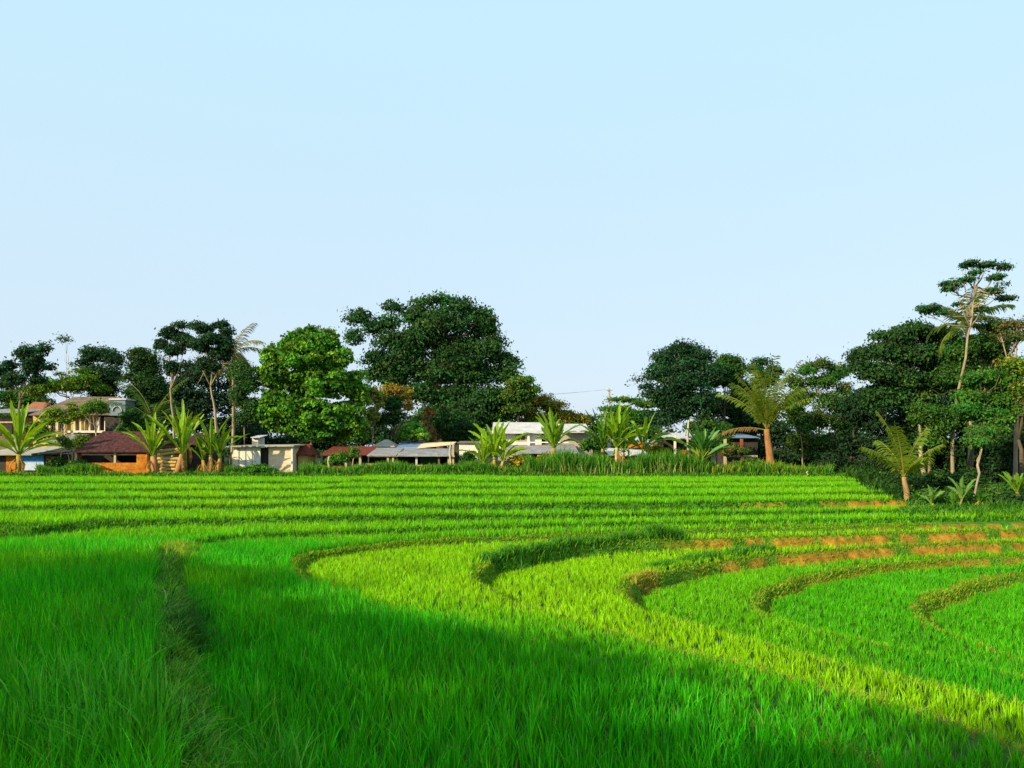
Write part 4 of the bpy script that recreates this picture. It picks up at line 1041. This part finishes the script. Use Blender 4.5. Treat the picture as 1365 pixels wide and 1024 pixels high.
# ------------------------------------------------------------------ the village
M_TILE = plain('brown_roof_tiles', (0.034, 0.010, 0.012), (0.15, 0.055, 0.05), 5.0, 0.9, 0.8, ('X', 5.0))
M_RTILE = plain('red_roof_tiles', (0.24, 0.055, 0.03), (0.16, 0.04, 0.03), 2.0, 0.9, 0.7, ('X', 5.0))
M_TIN = plain('grey_corrugated_metal', (0.46, 0.47, 0.52), (0.28, 0.25, 0.26), 1.2, 0.55, 0.8, ('X', 6.0))
M_TINW = plain('pale_corrugated_metal', (0.72, 0.70, 0.70), (0.55, 0.53, 0.54), 1.0, 0.6, 0.6, ('X', 5.0))
M_TAN = plain('weathered_tan_roof', (0.30, 0.22, 0.15), (0.16, 0.12, 0.08), 1.6, 0.9, 0.7, ('X', 5.0))
M_WHITE = plain('whitewashed_wall', (0.78, 0.74, 0.68), (0.62, 0.57, 0.50), 1.2, 0.85, 0.2)
M_CREAM = plain('cream_board_panel', (0.74, 0.60, 0.42), (0.62, 0.46, 0.28), 1.4, 0.85, 0.25, ('Z', 3.0))
M_YEL = plain('yellow_painted_wall', (0.60, 0.47, 0.13), (0.44, 0.34, 0.12), 1.0, 0.8, 0.2)
M_BRICK = plain('orange_brick', (0.66, 0.30, 0.025), (0.46, 0.13, 0.02), 1.5, 0.9, 0.5, brick=3.2)
M_BRICK2 = plain('brown_brick', (0.34, 0.13, 0.05), (0.24, 0.09, 0.04), 1.5, 0.9, 0.5, brick=3.2)
M_WOOD = plain('old_timber', (0.20, 0.13, 0.08), (0.10, 0.065, 0.04), 3.0, 0.9, 0.5)
M_PALEW = plain('sun_bleached_timber', (0.50, 0.42, 0.28), (0.36, 0.29, 0.18), 3.0, 0.9, 0.5)
M_DARK = plain('dark_boards_and_voids', (0.035, 0.030, 0.028), (0.06, 0.05, 0.04), 3.0, 0.9, 0.4)  # dark boards; solid blocks of it also stand in for shade inside openings
M_BLUE = plain('blue_tarpaulin', (0.03, 0.22, 0.62), (0.05, 0.32, 0.70), 1.2, 0.5, 0.4)
M_SKYB = plain('pale_blue_sheet', (0.50, 0.62, 0.78), (0.40, 0.50, 0.66), 1.2, 0.6, 0.3)
M_BLUER = plain('blue_metal_roof', (0.16, 0.26, 0.42), (0.22, 0.32, 0.46), 1.2, 0.5, 0.6, ('X', 6.0))
M_GLASS = plain('dark_window_glass', (0.03, 0.04, 0.05), (0.05, 0.06, 0.07), 1.0, 0.15, 0.05)
M_STEEL = plain('grey_steel_panel', (0.20, 0.27, 0.32), (0.14, 0.19, 0.24), 1.5, 0.4, 0.3)
M_SACK = plain('straw', (0.55, 0.40, 0.14), (0.42, 0.28, 0.10), 4.0, 0.95, 0.9)
M_POLE = plain('concrete_pole', (0.40, 0.40, 0.38), (0.32, 0.32, 0.30), 3.0, 0.9, 0.2)
M_PALE_C = plain('cement_sheet', (0.42, 0.38, 0.32), (0.30, 0.27, 0.23), 1.5, 0.9, 0.3)


def X(px, D): return (px - W0 / 2) * D / F
def Z(py, D): return (HOR - py) * D / F


def house(name, label, D, px0, px1, cat='house'):
    cx = X((px0 + px1) / 2, D)
    return empty(name, (cx, D, gz(cx, D)), label, cat)


def pbox(name, par, px0, px1, py0, py1, D, dep, mat, label=None):
    """box whose front face sits at depth D and covers the photo rows py0 (top) .. py1 (bottom, None = ground)"""
    mb = MB(); z0 = (gz(X((px0 + px1) / 2, D), D) - 0.15) if py1 is None else Z(py1, D)
    mb.box(X(px0, D), X(px1, D), D, D + dep, z0, Z(py0, D))
    return mb.build(name, mat, par, label=label)


def pitched(name, par, px0, px1, pyr, pye, D, dep, mat, hipl=0, hipr=0, over=0.0, t=0.07, label=None):
    """two slope roof, ridge parallel to the picture; eave row pye at depth D, ridge row pyr seen at mid depth"""
    Dm = D + dep / 2
    xa, xb = X(px0, D), X(px1, D); ze = Z(pye, D); zr = (HOR - pyr) * Dm / F
    mb = MB()
    ra, rb = (xa + hipl, Dm, zr), (xb - hipr, Dm, zr)
    mb.slab([(xa, D - over, ze), (xb, D - over, ze), rb, ra], t)
    mb.slab([rb, (xb, D + dep + over, ze), (xa, D + dep + over, ze), ra][::1], t)
    for (e, r_, s) in ((xa, ra, hipl), (xb, rb, hipr)):
        if s > 0:
            V = [(e, D - over, ze - 0.003), (e, D + dep + over, ze - 0.003), (r_[0], r_[1], r_[2] - 0.003), (e, D - over, ze - t), (e, D + dep + over, ze - t), (r_[0], r_[1], r_[2] - t)]
            mb.add(V, [(0, 1, 2), (3, 5, 4), (0, 3, 4, 1)])
        else:
            # gable wall triangle, set in a little
            xi = e + (0.12 if e == xa else -0.12)
            V = [(xi, D + 0.05, ze - t), (xi, D + dep - 0.05, ze - t), (xi, Dm, zr - t - 0.02), (xi + 0.03, D + 0.05, ze - t), (xi + 0.03, D + dep - 0.05, ze - t), (xi + 0.03, Dm, zr - t - 0.02)]
            mb.add(V, [(0, 1, 2), (3, 5, 4), (0, 3, 4, 1), (1, 4, 5, 2), (2, 5, 3, 0)])
    return mb.build(name, mat, par, label=label)


def leanto(name, par, px0, px1, py_hi, py_lo, D, dep, mat, t=0.06, label=None, py_hi2=None, py_lo2=None):
    """single slope sheet, low edge in front at depth D, high edge dep metres behind"""
    Db = D + dep; mb = MB()
    zl, zh = Z(py_lo, D), (HOR - py_hi) * Db / F
    zl2 = Z(py_lo2 or py_lo, D); zh2 = (HOR - (py_hi2 or py_hi)) * Db / F
    mb.slab([(X(px0, D), D, zl), (X(px1, D), D, zl2), (X(px1, D), Db, zh2), (X(px0, D), Db, zh)], t)
    return mb.build(name, mat, par, label=label)


def post(par, px, py0, D, w=0.11, mat=None, name='post'):
    mb = MB(); x = X(px, D); mb.box(x - w / 2, x + w / 2, D, D + w, gz(x, D) - 0.1, Z(py0, D))
    return mb.build(name, mat or M_PALEW, par)


def window(par, px0, px1, py0, py1, D, frame_mat=None):
    fm = MB(); x0, x1, z0, z1 = X(px0, D), X(px1, D), Z(py1, D), Z(py0, D); w = 0.07
    y0, y1 = D - 0.05, D + 0.06
    fm.box(x0 - w, x1 + w, y0, y1, z1, z1 + w); fm.box(x0 - w, x1 + w, y0, y1, z0 - w, z0)
    fm.box(x0 - w, x0, y0, y1, z0, z1); fm.box(x1, x1 + w, y0, y1, z0, z1)
    xm = (x0 + x1) / 2
    fm.box(xm - 0.03, xm + 0.03, y0 + 0.01, y1, z0, z1)
    f = fm.build('window', frame_mat or M_PALEW, par)
    pm = MB(); pm.box(x0, x1, D - 0.02, D - 0.005, z0, z1); pm.build('pane', M_GLASS, f)
    return f


# grey-roofed building at the far left edge
h = house('farm_house', 'low building with a grey roof and ochre wall cut by the left edge', 74, -30, 26)
pbox('wall', h, -40, 24, 556, None, 74.5, 5, M_TAN); leanto('roof', h, -45, 27, 545, 550, 73.5, 6, M_TIN)
pbox('ledge', h, -42, 25, 562, 564, 74.3, 0.18, M_PALEW); pbox('opening', h, -12, 16, 566, 580, 74.4, 0.08, M_DARK)
h = house('farm_house', 'small orange-tiled house behind the first banana plant', 79, 25, 48)
pbox('wall', h, 26, 47, 551, None, 79.3, 4, M_TAN); pitched('roof', h, 24, 49, 536, 552, 79, 5, plain('faded_orange_tiles', (0.45, 0.20, 0.11), (0.34, 0.15, 0.09), 2, 0.9, 0.6, ('X', 5.0)))
# blue-sided shack
h = house('shack', 'little grey-roofed shack with a blue and white side behind the banana leaves', 60, 0, 72, 'shack')
pbox('wall', h, -22, 8, 607, None, 60.3, 3.4, M_DARK); pbox('brick_panel', h, 8, 24, 607, None, 60.25, 0.3, M_BRICK)
pbox('blue_sheet', h, 27, 58, 606, 616, 60.2, 0.12, M_BLUE); pbox('pale_sheet', h, 27, 58, 616, 627, 60.22, 0.12, M_SKYB)
pbox('side_wall', h, 24, 64, 606, None, 60.4, 3.2, M_TAN); leanto('roof', h, -30, 42, 596, 606, 59.6, 4.4, M_PALE_C); leanto('dark_roof', h, 41, 76, 598, 605, 59.7, 4.0, M_DARK)
h = house('shack', 'grey tin roof peeping out over the blue-sided shack', 66, 60, 84, 'shack')
pbox('wall', h, 62, 82, 590, None, 66.4, 3, M_PALE_C); leanto('roof', h, 58, 86, 579, 589, 66, 3.8, M_TIN)
# yellow house
h = house('yellow_house', 'two storey yellow house with a hipped tan roof on the left', 73, 40, 150)
pbox('wall', h, 44, 128, 553, None, 73.6, 7, M_YEL); pitched('roof', h, 38, 142, 529, 553, 72.8, 9, M_TAN, 1.7, 0.9)
for px in (66, 76, 86, 99, 107, 113, 119): pbox('column', h, px - 1.1, px + 1.1, 553.5, 590, 73.3, 0.2, M_CREAM)
for a, b in ((69, 74), (80, 85), (101, 105), (120, 126)): window(h, a, b, 560, 574, 73.58)
pbox('balcony_slab', h, 90, 152, 574, 577, 72.6, 2.5, M_WHITE); pbox('cornice', h, 92, 146, 551, 553.5, 72.5, 0.5, M_TAN)
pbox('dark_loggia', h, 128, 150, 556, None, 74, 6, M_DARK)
for px in (131, 140): pbox('column', h, px - 1, px + 1, 556, 574, 73.2, 0.2, M_WHITE)
h = house('water_tank_house', 'grey-blue metal box on a dark upper floor right of the yellow house', 72, 142, 170)
pbox('wall', h, 140, 168, 556, None, 72.3, 5, M_DARK); b = pbox('metal_box', h, 146, 167, 533, 554, 72, 1.8, M_STEEL)
pbox('rim', b, 145, 168, 531, 533.2, 71.9, 2.0, M_TINW); mb = MB()
mb.tube([(X(156.5, 72) + 0.42 * math.cos(a), 71.93, Z(548, 72) + 0.42 * math.sin(a)) for a in np.linspace(0, math.pi, 12)], [0.05] * 12, 6); mb.build('hoop', M_TINW, b)
# brown tiled open shed
h = house('tiled_shed', 'open shed with a sagging brown tiled roof and a low orange brick wall', 60, 95, 205, 'shed')
pitched('roof', h, 97, 206, 575, 602, 59.8, 5.4, M_TILE, 0.9, 0.3)
for px in (101, 153, 196, 205): post(h, px, 602, 60.1, 0.16)
pbox('brick_wall', h, 117, 198, 617, None, 60.0, 0.18, M_BRICK); pbox('brick_pier', h, 182, 196, 605, 617, 60.02, 0.15, M_BRICK, 'orange brick pier at the right of the shed')
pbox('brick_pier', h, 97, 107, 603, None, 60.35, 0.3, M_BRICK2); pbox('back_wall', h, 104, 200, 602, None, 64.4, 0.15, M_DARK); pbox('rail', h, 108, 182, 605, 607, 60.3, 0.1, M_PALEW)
pbox('side_panel', h, 199, 208, 607, None, 60.4, 2.5, M_PALE_C)
# dark tiled house behind bananas
h = house('tiled_house', 'dark maroon tiled roof between the two banana clumps', 64, 232, 290)
pitched('roof', h, 244, 276, 577, 593, 64, 5, M_TILE); pbox('wall', h, 246, 274, 593, None, 64.3, 4.2, M_DARK)
# firewood / bamboo pile
t = empty('bamboo_stack', (X(228, 59.6), 59.6, gz(X(228, 59.6), 59.6)), 'stack of cut pale bamboo poles between the two banana clumps', 'bamboo stack')
rng = np.random.default_rng(3); z0 = gz(X(228, 59.6), 59.6)
for k in range(26):
    r_, c_ = divmod(k, 4); mb = MB(); zz = z0 + 0.12 + r_ * 0.26; yy = 59.3 + c_ * 0.26 + rng.uniform(-.03, .03)
    dz = 0.0 if r_ < 5 else 0.25
    mb.tube([(X(214 + rng.uniform(-3, 3), 59.6), yy, zz), (X(243 + rng.uniform(-3, 3), 59.6), yy, zz + dz + rng.uniform(-.03, .03))], [0.12, 0.10], 8)
    mb.build('bamboo_pole', M_SACK, t)
# white hut
h = house('white_hut', 'flat-roofed pale panel hut with a dark doorway in the middle', 60.5, 308, 392, 'hut')
pbox('left_panel', h, 311, 347, 595, None, 60.5, 0.12, M_WHITE); pbox('right_panel', h, 358, 388, 595, None, 60.5, 0.12, M_CREAM)
pbox('side_wall', h, 309, 311, 595, None, 60.6, 3.4, M_CREAM); pbox('end_wall', h, 386, 388, 595, None, 60.7, 3.2, M_CREAM); pbox('door', h, 347.5, 357.5, 597, None, 61.0, 0.1, M_DARK)
mb = MB(); mb.slab([(X(306, 60), 60.1, Z(594.5, 60)), (X(391, 60), 60.1, Z(593.5, 60)), (X(391, 60), 64.3, Z(591.8, 60)), (X(306, 60), 64.3, Z(592.8, 60))], 0.1); mb.build('roof', M_PALE_C, h)
post(h, 389, 594, 60.35, 0.12, M_WHITE)
for px in (318, 327, 336): pbox('batten', h, px - 0.4, px + 0.4, 596, None, 60.46, 0.04, M_PALEW)
h = house('white_house', 'small whitish gable glimpsed behind the white hut roof', 76, 334, 352)
pbox('wall', h, 336, 344, 583, None, 76.3, 2, M_WHITE); leanto('roof', h, 334, 346, 580, 583, 76, 2.5, M_TINW)
# red roofed small hut
h = house('hut', 'tiny hut with a rusty red roof and yellow wall right of the white hut', 62, 391, 412, 'hut')
pbox('wall', h, 393, 410, 605, None, 62.3, 2.5, M_YEL); pitched('roof', h, 388, 413, 592, 606, 62, 3.4, M_RTILE, 0.4, 0.4); pbox('door', h, 393, 397, 608, None, 62.26, 0.05, M_DARK)
# red roofed long shed
h = house('long_shed', 'long open shed under a brick red tiled roof', 62, 424, 492, 'shed')
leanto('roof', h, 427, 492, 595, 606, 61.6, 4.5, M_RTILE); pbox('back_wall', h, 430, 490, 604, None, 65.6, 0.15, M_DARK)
for px in (438, 461, 480): post(h, px, 606, 61.8, 0.18)
pbox('low_wall', h, 428, 458, 621, None, 62, 0.15, M_BRICK2)
# grey metal shed
h = house('metal_shed', 'long cattle shed under a low grey corrugated metal roof', 60.5, 490, 606, 'shed')
leanto('roof', h, 489, 528, 597, 607, 60.3, 4.5, M_TIN); leanto('roof', h, 529, 601, 598, 607.5, 60.2, 4.5, M_TIN, label='longer right-hand roof sheet')
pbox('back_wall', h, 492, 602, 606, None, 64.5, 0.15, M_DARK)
for px, m_ in ((517, M_PALEW), (524, M_PALEW), (555, M_TINW), (585, M_WOOD), (598, M_PALEW), (604, M_PALEW)): post(h, px, 606 if px != 604 else 592, 60.5, 0.14, m_)
pbox('trough', h, 486, 517, 618, 622, 60.6, 0.6, M_SACK); pbox('green_net', h, 560, 584, 607, 618, 62.5, 0.05, plain('green_netting', (0.03, 0.16, 0.06), (0.02, 0.09, 0.04), 2, 0.9))
pbox('front_beam', h, 490, 606, 607.5, 609, 60.35, 0.1, M_PALEW)
h = house('stone_heap_house', 'pale low roof behind the left of the grey metal shed', 67, 496, 524)
pbox('wall', h, 498, 522, 594, None, 67.2, 3, M_PALE_C); pitched('roof', h, 495, 526, 586, 595, 67, 4, M_PALE_C, 0.8, 0.8)
h = house('blue_roof_house', 'short blue metal roof behind the grey metal shed', 66, 528, 558)
pbox('wall', h, 530, 556, 597, None, 66.2, 3, M_WHITE); leanto('roof', h, 527, 559, 588, 598, 65.9, 4, M_BLUER)
h = house('cream_roof_house', 'long cream roof sloping up to the right behind the grey metal shed', 65.5, 556, 606)
pbox('wall', h, 560, 602, 598, None, 65.8, 3, M_DARK); leanto('roof', h, 556, 604, 590, 597, 65.4, 4, M_CREAM, py_hi2=589, py_lo2=592)
# straw heap and bench under the shed
o = MB(); rng = np.random.default_rng(8)
for k in range(70):
    a = np.array([X(538, 59.8) + rng.uniform(0, 1.3), 59.6 + rng.uniform(0, 0.5), gz(X(545, 59.8), 59.8) + 0.05 + rng.uniform(0, 0.45)])
    o.tube([tuple(a), tuple(a + [rng.uniform(0.2, 0.5), rng.uniform(-.1, .1), rng.uniform(-.08, .08)])], [0.06, 0.04], 5)
tag(o.build('straw_heap', M_SACK), 'golden heap of straw under the grey metal roof', 'straw heap')
t = empty('bench', (X(571, 59.8), 59.8, gz(X(571, 59.8), 59.8)), 'low red-brown wooden bench in front of the green netting', 'bench')
z0 = gz(X(571, 59.8), 59.8); mb = MB(); mb.box(X(566, 59.8), X(576.5, 59.8), 59.6, 60.0, z0 + 0.50, z0 + 0.58); M_RW = plain('red_brown_wood', (0.34, 0.10, 0.05), (0.22, 0.08, 0.04), 3, 0.8); mb.build('seat', M_RW, t)
for px in (567, 575.3):
    for yy in (59.63, 59.9):
        mb = MB(); mb.box(X(px, 59.8), X(px, 59.8) + 0.06, yy, yy + 0.06, z0 - 0.03, z0 + 0.5); mb.build('leg', M_RW, t)
# white wall
h = house('white_wall_building', 'white plastered wall building left of the bushy banana clump', 63, 610, 640)
pbox('wall', h, 612, 637, 590, None, 63, 4, M_WHITE); leanto('roof', h, 609, 640, 588, 590, 62.8, 4.5, M_TAN); pbox('shadow_gap_door', h, 605, 611, 593, None, 63.3, 3, M_DARK)
pbox('rail', h, 611.5, 637.5, 607, 608, 62.95, 0.04, M_STEEL)
# white two storey house
h = house('white_two_storey_house', 'white two storey house with broad grey metal roofs', 68, 660, 792)
pbox('wall', h, 664, 722, 577, 598, 69.5, 6, M_WHITE); pbox('lower_wall', h, 664, 790, 598, None, 69.6, 6, M_PALE_C)
pitched('roof', h, 656, 727, 563, 577, 68.8, 7.5, M_TINW); leanto('lower_roof', h, 676, 772, 592.5, 604, 64.8, 5.0, M_TIN)
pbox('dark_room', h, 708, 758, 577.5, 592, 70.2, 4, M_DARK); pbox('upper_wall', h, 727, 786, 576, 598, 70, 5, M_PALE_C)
leanto('right_roof', h, 748, 788, 565, 576, 68.8, 5, M_TINW); window(h, 688, 700, 579, 587, 69.5); pbox('column', h, 703, 706, 577, 598, 69.1, 0.2, M_WHITE)
for px in (680, 706, 744, 768): post(h, px, 604, 65.0, 0.15)
pbox('ochre_wall', h, 684, 770, 607, None, 67.6, 0.2, M_TAN); pbox('balcony_rail', h, 706, 758, 589, 590.5, 69.0, 0.1, M_WHITE)
# low roof at the bananas on the right
h = house('low_house', 'low hut with a pale grey roof behind the spreading banana plants', 63, 808, 868, 'hut')
leanto('roof', h, 812, 867, 597, 607, 62.6, 4, M_TINW, py_hi2=599); pbox('wall', h, 815, 862, 607, None, 63, 3, M_BRICK2); pbox('gable', h, 838, 858, 590, 597, 66, 0.2, M_BRICK)
# dark open hut
h = house('open_hut', 'dark open-fronted hut with a white slanting roof and one pale post', 62.5, 874, 922, 'hut')
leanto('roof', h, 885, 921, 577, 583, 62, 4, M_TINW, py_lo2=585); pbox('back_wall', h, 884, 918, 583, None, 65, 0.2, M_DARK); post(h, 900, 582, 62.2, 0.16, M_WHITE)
pbox('brick_wall', h, 902, 920, 600, None, 62.6, 0.2, M_BRICK); pbox('side_wall', h, 875, 885, 586, None, 62.8, 2.5, M_TAN)
# shadowed house at the right
h = house('shadowed_house', 'house in deep shade with a blue-grey roof behind the coconut palm', 69, 960, 1016)
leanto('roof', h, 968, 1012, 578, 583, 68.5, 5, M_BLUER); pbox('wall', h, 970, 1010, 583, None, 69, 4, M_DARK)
for px in (967, 989): post(h, px, 585, 64, 0.2, M_BRICK2 if px > 980 else M_PALEW)
pbox('step', h, 976, 1010, 607, 609.5, 66, 0.6, M_PALE_C)
# poles and stakes
t = empty('utility_pole', (X(812, 92), 92, gz(X(812, 92), 92)), 'grey concrete utility pole rising over the umbrella tree', 'utility pole')
mb = MB(); mb.tube([(X(812, 92), 92, gz(X(812, 92), 92) - 0.2), (X(812, 92), 92, Z(518, 92))], [0.2, 0.12], 9); mb.build('shaft', M_POLE, t)
mb = MB(); mb.box(X(808, 92), X(816, 92), 91.8, 91.92, Z(521, 92), Z(519.5, 92)); mb.build('crossarm', M_POLE, t)
for px in (809, 815):
    mb = MB(); mb.tube([(X(px, 92), 91.86, Z(519.5, 92)), (X(px, 92), 91.86, Z(517.5, 92))], [0.06, 0.04], 6); mb.build('insulator', M_WHITE, t)
mb = MB(); pts = []
for k in range(21):
    u = k / 20; pts.append((X(812, 92) - u * 42, 92 + 6 * u, Z(519, 92) - 3.2 * u * (1 - u) * 1.4 + 0.4 * u))
mb.tube(pts, [0.018] * 21, 4); mb.build('wire', M_POLE, t)
for k, (px, top, D, lab) in enumerate([(600, 590, 58.4, 'crooked pale tree stake in front of the grey metal shed'), (1076, 628, 56.5, 'thin pale stake at the edge of the far paddy'), (438, 608, 58.6, 'brown stump wound with weeds before the red-roofed shed'), (917, 560, 61.5, 'tall whitish bare stem rising beside the dark open hut')]):
    x = X(px, D); z0 = gz(x, D); zt = Z(top, D); mb = MB()
    r_ = 0.09 if k != 3 else 0.12
    mb.tube([(x - 0.12, D, z0 - 0.1), (x + 0.06, D, z0 + (zt - z0) * 0.35), (x - 0.04, D, z0 + (zt - z0) * 0.7), (x + 0.05, D, zt)], [r_, r_ * 0.85, r_ * 0.7, r_ * 0.5], 7)
    tag(mb.build('wooden_stake', M_PALEW, None, True), lab, 'stake')
